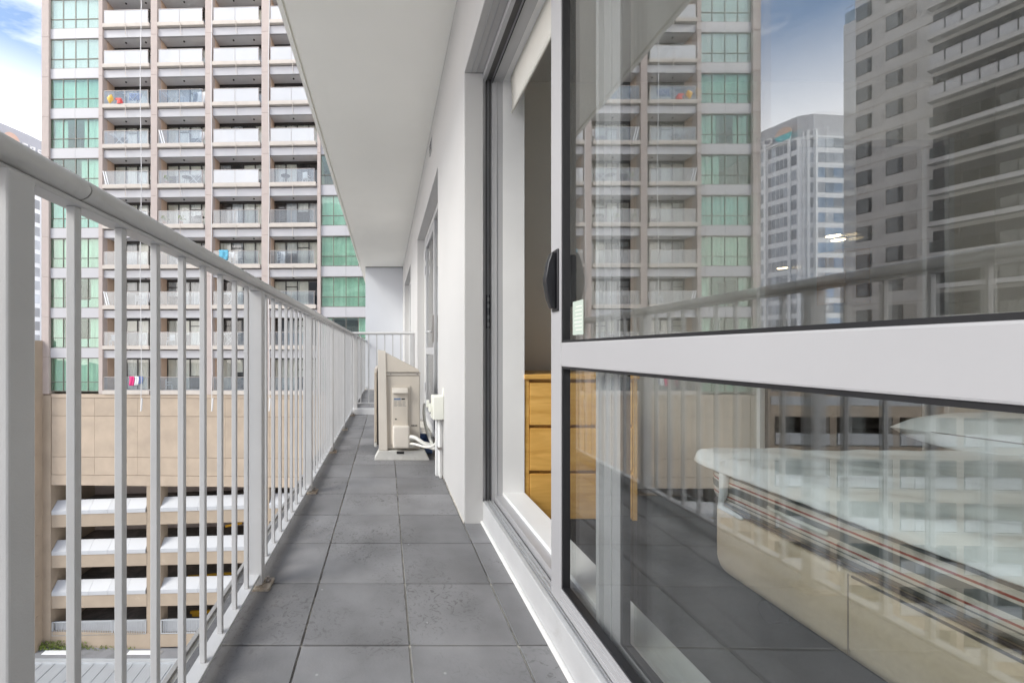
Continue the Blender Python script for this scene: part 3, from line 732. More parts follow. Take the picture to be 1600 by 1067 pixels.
def pillow(cx, cy, rz, z, lb, lift=0):
    p = thing('pillow', (cx, cy, z), lb, 'pillow', 'white pillows on the bed'); p.rotation_euler = (0, lift, rz); ORG[p.name] = Vector((0, 0, 0))
    A, B, H = .36, .24, .075
    m = MB()
    for sgn in (1, -1):
        def f(u, v, sgn=sgn):
            a, b_ = u * 2 - 1, v * 2 - 1
            e = (max(0, 1 - a ** 4) * max(0, 1 - b_ ** 4)) ** .5
            ix = A * a * (1 - .07 * (1 - abs(b_)) * 0 - .05 * (1 - b_ * b_) * abs(a)); iy = B * b_ * (1 - .07 * (1 - a * a) * abs(b_))
            return (ix, iy, H + sgn * (H * e ** .8 + .004 * MN.noise(Vector((a * 3, b_ * 4, sgn))) * e))
        m.grid(f, 26, 20)
    o = m.build('pillow_body', 'pillow_white', p, local=True, smooth=True)
    pts = []
    for i in range(49):
        t = 2 * math.pi * i / 48; a = math.copysign(abs(math.cos(t)) ** .25, math.cos(t)); b_ = math.copysign(abs(math.sin(t)) ** .25, math.sin(t))
        pts.append((A * a * (1 - .05 * (1 - b_ * b_) * abs(a)), B * b_ * (1 - .07 * (1 - a * a) * abs(b_)), H))
    MB().tube(pts, .0022, 5).build('pillow_seam', 'pillow_seam', p, local=True)
pillow(2.16, 1.20, R(98), .455, 'white pillow with dark piping at the far side of the bed, nearer the window')
pillow(2.42, .62, R(94), .455, 'white pillow at the far side of the bed, behind the first pillow')

# ---------------- glazed hinged door in the second recess
d2 = thing('glazed_door', (.47, 4.4, 0), 'narrow glazed door with mid rail and lever handle in the far recess', 'door')
RX = .455
rbox(RX, RX + .03, 4.76, 4.82, 0, HEAD).build('door_jamb', 'door_frame_white', d2, bevel=.002)
rbox(RX, RX + .03, 2.915, 4.76, HEAD - .05, HEAD).build('door_head', 'door_frame_white', d2)
rbox(RX, RX + .03, 2.915, 4.76, 0, .06).build('door_sill', 'door_frame_white', d2)
rbox(RX + .005, RX + .04, 4.70, 4.755, .06, HEAD - .05).build('stile', 'frame_silver', d2, bevel=.002)
rbox(RX + .005, RX + .04, 3.92, 3.98, .06, HEAD - .05).build('stile', 'frame_silver', d2, bevel=.002)
rbox(RX + .005, RX + .04, 3.98, 4.70, HEAD - .13, HEAD - .05).build('top_rail', 'frame_silver', d2)
rbox(RX + .005, RX + .04, 3.98, 4.70, .78, .85).build('mid_rail', 'frame_silver', d2)
rbox(RX + .005, RX + .04, 3.98, 4.70, .06, .14).build('bottom_rail', 'frame_silver', d2)
for a, b_ in ((.14, .78), (.85, HEAD - .13)):
    rbox(RX + .02, RX + .025, 3.98, 4.70, a, b_).build('glass_pane', 'slider_glass', d2)
for z in (1.75, 1.92, .4): MB().tube([(RX - .006, 4.757, z - .05), (RX - .006, 4.757, z + .05)], .009, 8).build('hinge', 'frame_silver', d2)
rbox(RX - .006, RX + .005, 3.935, 3.965, .90, 1.16).build('lock_plate', 'bolt_steel', d2, bevel=.002)
MB().tube([(RX - .005, 3.95, 1.0), (RX - .05, 3.95, 1.0), (RX - .055, 4.06, 1.0)], .008, 8).build('lever_handle', 'frame_silver', d2, smooth=True)
sl = rbox(RX + .005, RX + .04, 2.94, 3.90, .06, HEAD - .05)
rbox(RX + .02, RX + .025, 2.915, 3.90, .06, HEAD - .05).build('side_light', 'slider_glass', d2)
d3 = thing('glazed_door', (.47, 7.1, 0), 'furthest door recess with pale frame, beside the blue grey end wall', 'door')
rbox(RX, RX + .03, 8.04, 8.1, 0, HEAD).build('door_jamb', 'door_frame_white', d3)
rbox(RX, RX + .03, 6.15, 8.04, HEAD - .05, HEAD).build('door_head', 'door_frame_white', d3)
rbox(RX + .01, RX + .03, 7.96, 8.04, 0, HEAD - .05).build('stile', 'frame_silver', d3)
rbox(RX + .015, RX + .02, 6.15, 7.96, .0, HEAD - .05).build('glass_pane', 'slider_glass', d3)
for (a, b_) in ((2.915, 4.82), (6.15, 8.1)):
    pass
blk = MB(); blk.box(.62, .645, 2.915, 3.5, 0, HEAD); bo_ = blk.build('door_curtain', 'blind_grey', d2)

# ---------------- air conditioner
AY = 3.06
ac = thing('air_conditioner', (.1, AY + .4, 0), 'cream outdoor air conditioner unit with tall air deflector on a grey foot', 'air conditioner')
ax0, ax1 = -.02, .257
rbox(ax0, ax1, AY + .02, AY + .80, .075, .628).build('casing', 'ac_cream', ac, bevel=.010, seg=3)
rbox(ax0 + .005, ax1 + .004, AY + .016, AY + .804, .630, .650).build('top_cover', 'ac_cream_light', ac, bevel=.006)
# air deflector: tall lip and sloping cheeks
m = MB(); m.prism([(-.052, .072), (.012, .072), (-.002, .815), (-.062, .822)], AY - .004, AY + .014, 'y'); m.build('deflector_side', 'ac_cream_light', ac, bevel=.003)
m = MB(); m.prism([(-.060, .60), (-.052, .60), (-.054, .822), (-.062, .822)], AY + .014, AY + .80, 'y'); m.build('deflector_front', 'ac_cream_light', ac)
m = MB(); m.prism([(-.002, .655), (.252, .655), (.245, .672), (-.004, .800)], AY + .004, AY + .016, 'y'); m.build('deflector_cheek', 'ac_cream', ac, bevel=.001, seg=1)
m = MB(); m.prism([(-.004, .790), (.245, .664), (.250, .672), (.0, .800)], AY + .016, AY + .80, 'y'); m.build('deflector_slope', 'ac_cream', ac)
# grille on the railing side
rbox(-.070, -.052, AY + .06, AY + .76, .10, .66).build('grille_back', 'ac_grille_dark', ac)
gr = rbox(-.088, -.070, AY + .05, AY + .77, .645, .680).build('grille_frame', 'ac_cream_light', ac, bevel=.004)
rbox(-.088, -.070, AY + .05, AY + .77, .085, .118).build('grille_frame', 'ac_foot', ac, bevel=.004)
gm = MB().box(-.088, -.070, AY + .052, AY + .768, -.003, .003).mesh('grille_bar', 'ac_grille', off=org(ac))
for i in range(34): link('grille_bar', gm, ac, (0, 0, .126 + i * .0155))
for y in (.05, .40, .75): rbox(-.090, -.086, AY + y, AY + y + .018, .10, .66).build('grille_post', 'ac_cream_light', ac)
# side panel details
rbox(.034, .182, AY + .012, AY + .020, .11, .555).build('side_recess', 'ac_cream', ac, bevel=.003)
smooth_by_angle(rbox(.044, .166, AY - .002, AY + .013, .115, .540).build('service_cover', 'ac_cream', ac, bevel=.006, seg=3))
m = MB(); m.prism([(AY + .004, .54), (AY - .018, .535), (AY - .030, .502), (AY - .024, .498), (AY + .004, .504)], .048, .162, 'x'); smooth_by_angle(m.build('grab_lip', 'ac_cream_light', ac, bevel=.003))
smooth_by_angle(rbox(.050, .176, AY - .050, AY + .002, .095, .262).build('pipe_cover', 'ac_cream_light', ac, bevel=.018, seg=4), 60)
rbox(.060, .110, AY - .0032, AY - .002, .448, .462).build('printed_mark', 'print_blue', ac)
rbox(.116, .142, AY - .0032, AY - .002, .450, .460).build('printed_mark', 'print_dark', ac)
for i in range(5):
    for j in range(3):
        rbox(.060 + j * .032, .060 + j * .032 + random.uniform(.016, .028), AY - .0032, AY - .002, .436 - i * .0085, .439 - i * .0085).build('printed_mark', 'print_grey', ac)
MB().tube([(.074, AY - .0045, .305), (.074, AY + .002, .305)], .006, 10).build('screw', 'print_dark', ac)
for i in range(4): rbox(.192 + i * .0115, .200 + i * .0115, AY + .018, AY + .0205, .249, .258).build('printed_mark', 'print_dark', ac)
for (x, z) in ((.235, .640), (.036, .64), (.24, .10)): MB().tube([(x, AY + .013, z), (x, AY + .02, z)], .004, 8).build('screw', 'bolt_steel', ac)
# feet
def footm(y0):
    m = MB(); m.prism([(-.085, 0), (.322, 0), (.322, .008), (.290, .070), (-.052, .070), (-.085, .008)], y0, y0 + .11, 'y'); return m
f_ = footm(AY - .01).build('foot', 'ac_foot', ac, bevel=.003); rbox(.08, .135, AY - .012, AY - .009, .048, .066).build('foot_slot', 'gasket', f_)
footm(AY + .66).build('foot', 'ac_foot', ac, bevel=.003)

# pipes, isolator box, conduit, tub
ibx = thing('isolator_box', (.33, 2.63, .38), 'ivory electrical isolator box on the wall beside the air conditioner', 'electrical box')
smooth_by_angle(rbox(.299, WX, 2.60, 2.72, .375, .525).build('box_body', 'box_ivory', ibx, bevel=.006, seg=3))
m = MB(); m.prism([(.362, .525), (WX, .525), (WX, .575)], 2.61, 2.66, 'y'); m.build('bracket', 'box_ivory', ibx)
rbox(.278, .300, 2.63, 2.70, .42, .47).build('switch_lever', 'box_ivory', ibx, bevel=.004); rbox(.262, .279, 2.645, 2.665, .45, .495).build('switch_knob', 'box_ivory', ibx, bevel=.003)
for z in (.40, .43): MB().tube([(.30, 2.62, z + .03), (.283, 2.62, z), (.30, 2.62, z - .02)], .003, 6).build('tie', 'box_ivory', ibx)
cd = thing('conduit_pipe', (.35, 2.66, 0), 'white trunking and grey pipe running down the wall under the isolator box', 'conduit')
rbox(.324, WX, 2.66, 2.70, .0, .375).build('trunking', 'timber_white', cd, bevel=.003)
MB().tube([(.345, 2.635, .375), (.345, 2.635, .02), (.355, 2.62, .0)], .010, 10).build('pipe', 'conduit', cd, smooth=True)
rbox(.333, .358, 2.618, 2.652, .182, .196).build('clip', 'bolt_steel', cd)
def bez(p, n=18):
    p = [Vector(q) for q in p]; r = []
    for i in range(n + 1):
        t = i / n; q = [v.copy() for v in p]
        while len(q) > 1: q = [q[j].lerp(q[j + 1], t) for j in range(len(q) - 1)]
        r.append(q[0])
    return r
for (pts, rr, lb) in (
    ([(.165, AY - .03, .172), (.22, AY - .05, .21), (.27, AY - .1, .12), (.36, 2.95, .11)], .014, 'thick white lagged pipe from the air conditioner to the wall, the upper one'),
    ([(.172, AY - .03, .125), (.22, AY - .06, .150), (.29, AY - .2, .11), (.32, 2.74, .17), (.335, 2.68, .22)], .009, 'thin white cable looping from the air conditioner up to the conduit'),
    ([(.165, AY - .025, .11), (.22, AY - .02, .09), (.26, AY + .05, .16), (.36, 3.05, .10)], .010, 'white pipe from the air conditioner to the wall, the lowest one'),
    ([(.175, AY - .02, .155), (.23, AY - .0, .175), (.28, AY + .1, .10), (.37, 3.2, .06)], .012, 'white lagged pipe passing behind the looping cable'),
    ([(.33, 3.5, .36), (.30, 3.4, .28), (.32, 3.2, .14), (.36, 3.0, .10)], .012, 'white pipe sloping down the wall foot behind the isolator box')):
    tag(MB().tube(bez(pts), rr, 10).build('refrigerant_pipe', 'hose_white', smooth=True), lb, 'pipe', 'white pipes and cables between air conditioner and wall')
tb = thing('plastic_tub', (.32, 3.2, 0), 'shallow blue plastic tub on the tiles beside the air conditioner', 'tub')
tx0, tx1, ty0, ty1 = .272, .362, 3.20, 3.62
rbox(tx0, tx1, ty0, ty1, .012, .020).build('tub_floor', 'blue_plastic', tb)
for (a, b_, c_, d_) in ((tx0, tx1, ty0, ty0 + .006), (tx0, tx1, ty1 - .006, ty1), (tx0, tx0 + .006, ty0 + .006, ty1 - .006), (tx1 - .006, tx1, ty0 + .006, ty1 - .006)):
    rbox(a, b_, c_, d_, .012, .085).build('tub_wall', 'blue_plastic', tb)
rbox(tx0 - .004, tx1 + .004, ty0 - .006, ty0 + .010, .080, .090).build('tub_rim', 'blue_plastic', tb, bevel=.002)
for z, h_ in ((.10, .03), (.14, .02)):
    pass

# ================================================================= THE APARTMENT BUILDING OPPOSITE
X0, Y0, TH = -27.84, 33.3, R(1.8)
cT, sT = math.cos(TH), math.sin(TH)
GZ = -27.0
def fu(px):
    k = (px - 603) / 640.; return (k * Y0 - X0) / (cT + k * sT)
def fz(px, py):
    return CZ + (549 - py) * (Y0 - fu(px) * sT) / 640. - GZ        # height above the ground there
U = lambda px: fu(px)
bld = thing('apartment_building', (X0, Y0, GZ), 'tall beige and white apartment block with green glass and stacked balconies opposite', 'apartment building', rz=-TH)
def bp_(mb, name, mats, parent=None, **kw): return mb.build(name, mats, parent or bld, local=True, **kw)
H0 = fz(120, -.7); PIT = 62.2 * (Y0 - fu(120) * sT) / 640.          # window heads and floor pitch
def Hk(k): return H0 - PIT * k
KT = -3
TOPZ = Hk(KT) + .8
u_c0, u_c1 = U(68.4), U(79.5)
piers = [(U(68.4), U(79.5)), (U(157), U(163)), (U(238), U(248)), (U(322.5), U(333)), (U(410), U(421.5)), (U(496.5), U(501.5)), (U(580), U(592))]
BASE = Hk(9) - 56 / 62.2 * PIT                                        # underside of the last storey
for i, (a, b_) in enumerate(piers):
    w_ = MB()
    # stacked precast lengths with fine joints at every storey
    z = BASE
    segs = []
    for k in range(9, KT - 1, -1):
        zt_ = Hk(k) + .06; segs.append((z, zt_)); z = zt_ + .02
    me_cache = None
    for (s0, s1) in segs:
        if s1 - s0 < .2: continue
        bp_(MB().box(a, b_, -.22, .35, s0, s1), 'pier_panel', 'facade_pink')
    bp_(MB().box(a + .03, b_ - .03, -.18, 1.6, BASE, TOPZ), 'pier_core', 'joint_dark' if i in (0, 6) else 'facade_side')
bays = [(piers[i][1], piers[i + 1][0]) for i in range(6)]           # 0 and 5 are glazed, 1..4 balconies
# core of the building behind
core = MB(); core.box(u_c0 + .05, piers[6][1] - .05, 4.6, 16, 0, TOPZ); core.box(u_c0 + .05, u_c0 + .3, 1.6, 4.6, 0, TOPZ); core.box(piers[6][1] - .3, piers[6][1] - .05, 1.6, 4.6, 0, TOPZ)
core.box(u_c0, piers[6][1], -.2, 16, TOPZ, TOPZ + .6)
bp_(core, 'core_wall', 'facade_pink')
# ---- meshes shared by all storeys
def folds(wd, ht, seed, amp=.05, n=40, spread=0):
    rnd = random.Random(seed); ph = [rnd.uniform(0, 6.28) for _ in range(4)]
    def f(u, v):
        x = u * wd; y = amp * (math.sin(x * 16 + ph[0]) * .6 + math.sin(x * 27 + ph[1] + v * .6) * .4 + .3 * math.sin(x * 7 + ph[2]))
        return (x + spread * v * (u - .5) + .02 * math.sin(v * 4 + x * 5), y, -ht * v)
    return MB().grid(f, n, 3)
random.seed(11)
# window bays
def window_bay(k, bay, side):
    a, b_ = bays[bay]; a += .01; b_ -= .01
    ztop = Hk(k); tall = (k == 9); zbot = ztop - (52.5 if tall else 46.5) / 62.2 * PIT
    wn = MB(); n = 4; dw = (b_ - a) / n; fr = .055
    zm = zbot + (ztop - zbot) * (.33 if not tall else .28)
    wn.box(a, b_, -.02, .06, ztop - fr, ztop); wn.box(a, b_, -.02, .06, zbot, zbot + fr)
    for i in range(n + 1):
        x = a + i * dw; x0_ = max(a, x - fr / 2); x1_ = min(b_, x + fr / 2); wn.box(x0_, x1_, -.02, .06, zbot + fr, ztop - fr)
    for i in range(n): wn.box(a + i * dw + fr / 2, a + (i + 1) * dw - fr / 2, -.02, .06, zm - fr / 2, zm + fr / 2)
    w_ = bp_(wn, 'window', 'window_mullion')
    soft = k <= 1
    for i in range(n):
        for (p0, p1) in ((zbot + fr, zm - fr / 2), (zm + fr / 2, ztop - fr)):
            x0_, x1_ = a + i * dw + fr / 2, a + (i + 1) * dw - fr / 2
            t1, t2 = random.uniform(-.006, .006), random.uniform(-.006, .006)
            m = MB()
            for s in (0, .01):
                m.v += [(x0_, .02 + s + t1, p0), (x1_, .02 + s - t1, p0), (x1_, .02 + s - t1 + t2, p1), (x0_, .02 + s + t1 + t2, p1)]
            m.f = [(0, 1, 2, 3), (7, 6, 5, 4)]; m.m = [0, 0]
            me = bpy.data.meshes.new('pane'); me.from_pydata(m.v, [], m.f); me.materials.append(MATS['green_glass_soft' if soft else 'green_glass']); me.update()
            link('pane', me, w_)
    ht = ztop - zbot
    if KT < k < 10:
        style = {(-1): 'full', 0: 'full', 1: 'full', 2: 'full', 3: 'part', 4: 'right', 5: 'teal', 6: 'full', 7: 'edge', 8: 'edge', 9: 'full'}.get(k, 'full')
        if side == 1: style = {5: 'full', 6: 'full', 7: 'full', 8: 'edge'}.get(k, style)
        spans = {'full': [(0, 1)], 'part': [(.02, .30), (.62, .98)], 'right': [(.55, 1)], 'teal': [(0, 1)], 'edge': [(0, .22), (.74, .98)]}[style]
        mt_ = {'teal': 'curtain_teal'}.get(style, 'curtain_pale' if k < 6 else 'curtain_cream')
        for (s0, s1) in spans:
            wd = (b_ - a) * (s1 - s0) - .05
            c = bp_(folds(wd, ht - .06, k * 7 + side + int(s0 * 9), amp=.05), 'curtain', mt_, w_, smooth=True)
            c.location = (a + (b_ - a) * s0 + .02, .28, ztop - .03)
        if style == 'edge':
            bp_(MB().box(a + 1.1, a + 2.6, .9, 2.2, zbot + .1, zbot + .75), 'furniture', 'curtain_pale', w_)
    # room behind, floor and spandrel panel under the window
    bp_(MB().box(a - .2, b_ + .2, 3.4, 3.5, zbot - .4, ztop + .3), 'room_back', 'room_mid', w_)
    sz0 = Hk(k + 1) + .012 if not tall else None
    if not tall:
        half = (a + b_) / 2
        for (q0, q1) in ((a, half - .008), (half + .008, b_)):
            bp_(MB().box(q0, q1, -.06, .12, sz0, zbot - .004), 'spandrel_panel', 'spandrel_white')
        bp_(MB().box(a - .1, b_ + .1, .12, 3.4, sz0, zbot - .02), 'floor_slab', 'soffit_grey')
for k in range(KT + 1, 10):
    window_bay(k, 0, 0); window_bay(k, 5, 1)
# balcony bays
DEP = 1.15
milky = {(0, 1), (0, 2), (0, 3), (0, 4), (1, 1), (1, 2), (1, 3), (1, 4), (2, 3), (2, 4), (3, 3), (3, 4), (4, 3), (-1, 1), (-1, 2), (-1, 3), (-1, 4)}
TF = 19 / 62.2 * PIT                                                 # ledge top above the head below
def balcony(k, bay):
    a, b_ = bays[bay]; ztop = Hk(k); zf = Hk(k + 1) + TF if k < 9 else BASE + .30
    wd = b_ - a
    # ledge, dark drip gap, white spandrel
    bal = bp_(MB().box(a + .03, b_ - .10, -.30, -.02, zf - .31, zf), 'balcony', 'facade_cream', bevel=.02, seg=1)
    bp_(MB().box(a, b_, -.02, DEP, zf - .29, zf - .02), 'balcony_slab', 'soffit_grey', bal)
    if k < 9:
        z0_ = Hk(k + 1); h = (a + b_) / 2
        for (q0, q1) in ((a, h - .008), (h + .008, b_)):
            bp_(MB().box(q0, q1, -.06, .12, z0_, zf - .38), 'spandrel_panel', 'spandrel_white', bal)
        # soffit of the balcony below is the slab underside at the head
        bp_(MB().box(a, b_, .12, DEP + .4, z0_ + .04, z0_ + .10), 'soffit', 'soffit_grey', bal)
        for q in (.36, .78) if bay % 2 else (.46,):
            bp_(MB().tube([(a + wd * q, .55, z0_ + .039), (a + wd * q, .55, z0_ - .03)], .07, 8), 'downlight', 'downlight_dark', bal)
        # overflow spout with its hanging rod
        bp_(MB().tube([(h - .1, -.31, zf - .10), (h, -.35, zf - .16), (h, -.35, z0_ + .02), (h + .12, -.32, z0_ - .10)], .022, 6), 'overflow_pipe', 'facade_cream', bal)
    # side wall on the right-hand side of each pier
    bp_(MB().box(a - .02, a + .015, .35, DEP + .2, zf, ztop + .04), 'side_wall', 'facade_side', bal)
    # balustrade
    mk = 'milky_balustrade' if (k, bay) in milky else 'clear_balustrade'
    zt_ = zf + 1.10; h = (a + b_) / 2 - .15; y_ = -.20
    fr = MB(); fr.box(a + .12, b_ - .22, y_ - .02, y_ + .03, zt_ - .035, zt_); fr.box(a + .12, b_ - .22, y_ - .01, y_ + .02, zf + .02, zf + .05)
    for x in (a + .12, h, b_ - .25): fr.box(x - .015, x + .015, y_ - .015, y_ + .025, zf, zt_ - .035)
    fr.box(b_ - .235, b_ - .205, y_, -.02, zt_ - .035, zt_)
    br = bp_(fr, 'balustrade_frame', 'alu_rail', bal)
    for (q0, q1) in ((a + .135, h - .015), (h + .015, b_ - .265)):
        bp_(MB().box(q0, q1, y_, y_ + .008, zf + .05, zt_ - .035), 'glass_panel', mk, bal)
    # rear glazing with blinds
    a2, b2 = a + .02, b_ - .02; n = 4; dw = (b2 - a2) / n; ft = .07
    rg = MB(); rg.box(a2, b2, DEP, DEP + .08, ztop - .16, ztop + .04)
    for i in range(n + 1):
        x = a2 + i * dw; rg.box(max(a2, x - ft / 2), min(b2, x + ft / 2), DEP, DEP + .08, zf, ztop - .16)
    rnd = random.Random(k * 31 + bay * 7)
    i0 = rnd.randrange(n); rg.box(a2 + i0 * dw + ft / 2, a2 + (i0 + 1) * dw - ft / 2, DEP, DEP + .07, zf + 1.60, zf + 1.66)
    bp_(rg, 'sliding_frame', 'bronze_frame', bal)
    bp_(MB().box(a2, b2, DEP + .04, DEP + .05, zf, ztop - .16), 'sliding_glass', 'slider_glass', bal)
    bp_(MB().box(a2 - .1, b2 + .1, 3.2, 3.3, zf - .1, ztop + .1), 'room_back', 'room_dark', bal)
    for i in range(n):
        r_ = rnd.random(); x = a2 + i * dw + .02
        if r_ < .14: continue
        mt_ = 'blind_cream' if r_ < .62 else ('curtain_cream' if r_ < .85 else 'blind_grey')
        full = rnd.random() < .8; ht = (ztop - .16 - zf) * (1 if full else rnd.uniform(.3, .6))
        c = bp_(folds(dw - .04, ht, k * 13 + bay * 5 + i, amp=.02 if r_ < .62 else .05, n=22), 'blind', mt_, bal, smooth=True)
        c.location = (x, DEP + .16, ztop - .16)
for k in range(KT + 1, 10):
    for bay in (1, 2, 3, 4): balcony(k, bay)

# podium wall of panels
PT = BASE; PB = fz(150, 757)
bp_(MB().box(u_c0 - .25, piers[6][1] + .2, -.10, .4, PB, PT), 'podium_wall', 'joint_dark')
bp_(MB().box(u_c0 - .32, U(83) , -.24, -.10, GZ * 0 + .2, PT - .1), 'corner_pier', 'podium_tan')
ncol = 15; rows = [(PT - .30, PT), (PT - 1.75, PT - .32), (PT - 5.05, PT - 1.77), (PB + .85, PT - 5.07), (PB, PB + .83)]
ua, ub = U(83) + .02, piers[6][1] + .15
for (r0, r1) in rows:
    thin = (r1 - r0) < .5 or r0 == PB
    nc = 5 if thin else ncol; step = (ub - ua) / nc
    for i in range(nc):
        bp_(MB().box(ua + i * step + .008, ua + (i + 1) * step - .008, -.17 if not thin else -.20, -.10, r0 + .008, r1 - .008), 'podium_panel', 'podium_beige')
# car park decks (ramped: they rise to the right)
SL = .042
def sh(mb, u0):
    mb.v = [(x, y, z + SL * (x - u0)) for (x, y, z) in mb.v]; return mb
ub0 = U(83)
cols = [(U(83), U(231)), (U(252), U(400)), (U(421), U(569))]
CP = 63.0 / 62.2 * PIT
zt0 = fz(110, 760)
for r_ in range(4):
    zt_ = zt0 - CP * r_                                             # top of opening
    zo_b = zt_ - CP * .69                                             # bottom of opening / top of spandrel
    for ci, (a, b_) in enumerate(cols):
        bp_(sh(MB().box(a, b_, -.16, .15, zo_b - CP * .31 + .004, zo_b), ub0), 'deck_spandrel', 'podium_tan')
        if r_ < 3:
            n = 5; st_ = (b_ - a - .1) / n
            aw = bp_(sh(MB().box(a + .03, b_ - .07, -.15, .35, zo_b + .005, zo_b + .04), ub0), 'awning', 'awning_lip')
            for i in range(n):
                m = MB(); x0_, x1_ = a + .03 + i * st_ + .008, a + .03 + (i + 1) * st_ - .008
                zl = zo_b + .02
                m.v = [(x0_, -.21, zl), (x1_, -.21, zl), (x1_, -.21, zl + .30), (x0_, -.21, zl + .30), (x0_, .38, zl + .98), (x1_, .38, zl + .98), (x0_, .38, zl + .90), (x1_, .38, zl + .90)]
                m.f = [(0, 1, 2, 3), (3, 2, 5, 4), (0, 6, 7, 1), (0, 3, 4, 6), (1, 7, 5, 2), (4, 5, 7, 6)]; m.m = [1, 0, 1, 1, 1, 0]
                bp_(sh(m, ub0), 'awning_panel', ['awning_white', 'awning_lip'], aw)
        else:
            gd = MB(); g0, g1 = zo_b + .05, zo_b + 1.18; hm = (a + b_) / 2 + 1.2
            for (q0, q1) in ((a + .05, hm - .06), (hm + .06, b_ - .05)):
                gd.box(q0, q1, -.20, -.15, g1 - .06, g1); gd.box(q0, q1, -.20, -.15, g0, g0 + .06); gd.box(q0, q0 + .06, -.20, -.15, g0, g1); gd.box(q1 - .06, q1, -.20, -.15, g0, g1)
            fr_ = bp_(sh(gd, ub0), 'guard_rail', 'roof_metal')
            gb = MB(); x = a + .15
            while x < b_ - .1: gb.box(x, x + .03, -.19, -.16, g0, g1); x += .14
            o = bp_(sh(gb, ub0), 'guard_bars', 'roof_metal', fr_); o['kind'] = 'stuff'
            bp_(sh(MB().box(a + .1, b_ - .1, .05, .08, g0, g1 - .1), ub0), 'guard_mesh', 'awning_lip', fr_)
    dk = MB(); dk.box(cols[0][0] - .3, cols[2][1] + .6, .15, 14, zo_b - .35, zo_b - .02)
    bp_(sh(dk, ub0), 'parking_deck', 'carpark_dark')
for (a, b_) in ((U(83) - .05, U(83) + .35), (U(231) - .02, U(252) + .02), (U(400) - .02, U(421) + .02), (U(569) - .02, piers[6][1] + .2)):
    bp_(MB().box(a if a > ub0 else a, b_ if a > ub0 else a + .05, -.14, .9, .2, PB + .3), 'deck_pier', 'podium_tan')
bp_(MB().box(ub0 - .4, ub0 - .02, -.1, 14, 0, PB + .4), 'deck_side_wall', 'podium_tan')
bp_(MB().box(ub0, cols[2][1] + .6, 13.8, 14, 0, PB + .6), 'deck_back_wall', 'carpark_dark')
bp_(sh(MB().box(ub0 - .1, cols[2][1] + .6, .15, 14, zt0 + .05, zt0 + .4), ub0), 'parking_deck', 'carpark_dark')
def deep_pt(px, py, d):
    k = (px - 603) / 640.; u = (k * (Y0 + d * cT) - X0 - d * sT) / (cT + k * sT)
    return u, CZ + (549 - py) * (Y0 - u * sT + d * cT) / 640. - GZ
for (pa, ya, pb, yb, h_) in ((366, 757, 381, 755, .22), (352, 822, 378, 817, .18), (293, 901, 376, 895, .16), (297, 957, 340, 955, .22), (300, 960, 312, 960, .3)):
    (u_a, z_a), (u_b, z_b2) = deep_pt(pa, ya, 1.6), deep_pt(pb, yb, 1.6)
    m = MB(); m.prism([(u_a, z_a - h_ / 2), (u_b, z_b2 - h_ / 2), (u_b, z_b2 + h_ / 2), (u_a, z_a + h_ / 2)], 1.6, 1.75, 'y'); bp_(m, 'height_bar', 'carpark_yellow')
# slatted plinth at the ground
bp_(MB().box(ub0 - .4, U(250), -.2, .1, 0, fz(150, 985)), 'plinth', 'podium_tan')
for i in range(14):
    z = fz(110, 1010) + i * .28
# drop ropes
for px, lb in ((231, 'leftmost of the three white ropes hanging down the apartment facade'), (338.5, 'middle of the three white ropes hanging down the apartment facade'), (425.5, 'rightmost of the three white ropes hanging down the apartment facade')):
    u = U(px) ; x = X0 + u * cT; y = Y0 - u * sT - .95
    z_b = CZ + (549 - 640) * y / 640.
    pts = [(x + .05 * math.sin(i * 1.3), y, z_b + i * 3.0) for i in range(13)]
    t = thing('rope', (x, y, z_b), lb, 'rope', 'white ropes down the facade')
    MB().tube(pts, .028, 6).build('line', 'rope_white', t)
    MB().tube([(x + .1, y, z_b + .9), (x + .04, y, z_b + .05), (x, y, z_b - .1)], .06, 6).build('rope_end', 'rope_white', t)

# ---------------- things on the balconies opposite
def wloc(px, k, dy=0.0, duu=0):
    """a point on the floor of storey k's balcony under photograph column px"""
    u = fu(px); zf = (Hk(k + 1) + TF if k < 9 else BASE + .30)
    return Vector((X0 + u * cT + dy * sT, Y0 - u * sT + dy * cT, GZ + zf + .001))
def mk_rack(mtl='plastic_white'):
    t = thing('drying_rack', (0, 0, 0), 'x', 'drying rack')
    for s in (-.25, .25):
        for d in (-1, 1):
            MB().tube([(-.45 * d, s, 0), (.45 * d, s, .95)], .022, 5).build('rack_leg', mtl, t, local=True)
    m = MB()
    for i in range(5): m.tube([(-.75, -.3 + i * .15, .97), (.75, -.3 + i * .15, .97)], .012, 4)
    m.tube([(-.75, -.3, .97), (-.75, .3, .97)], .02, 4); m.tube([(.75, -.3, .97), (.75, .3, .97)], .02, 4)
    m.build('rack_top', mtl, t, local=True); return t
def mk_chair(mtl='plastic_white'):
    t = thing('garden_chair', (0, 0, 0), 'x', 'chair')
    MB().box(-.22, .22, -.22, .22, .40, .44).build('seat', mtl, t, local=True)
    MB().box(-.22, .22, .20, .24, .44, .88).build('backrest', mtl, t, local=True)
    for a in (-.2, .2):
        for b_ in (-.2, .2): MB().tube([(a * 1.15, b_ * 1.15, 0), (a, b_, .40)], .025, 5).build('leg', mtl, t, local=True)
        MB().box(a - .02, a + .02, -.2, .2, .62, .66).build('armrest', mtl, t, local=True)
    return t
def mk_towel(mtl, wd=.55, ht=.7):
    def f(u, v): return (u * wd + .03 * math.sin(v * 5), .03 * math.sin(u * 11 + v * 2), -ht * v)
    o = MB().grid(f, 10, 6).build('towel', mtl, smooth=True); s = o.modifiers.new('thickness', 'SOLIDIFY'); s.thickness = .02; return o
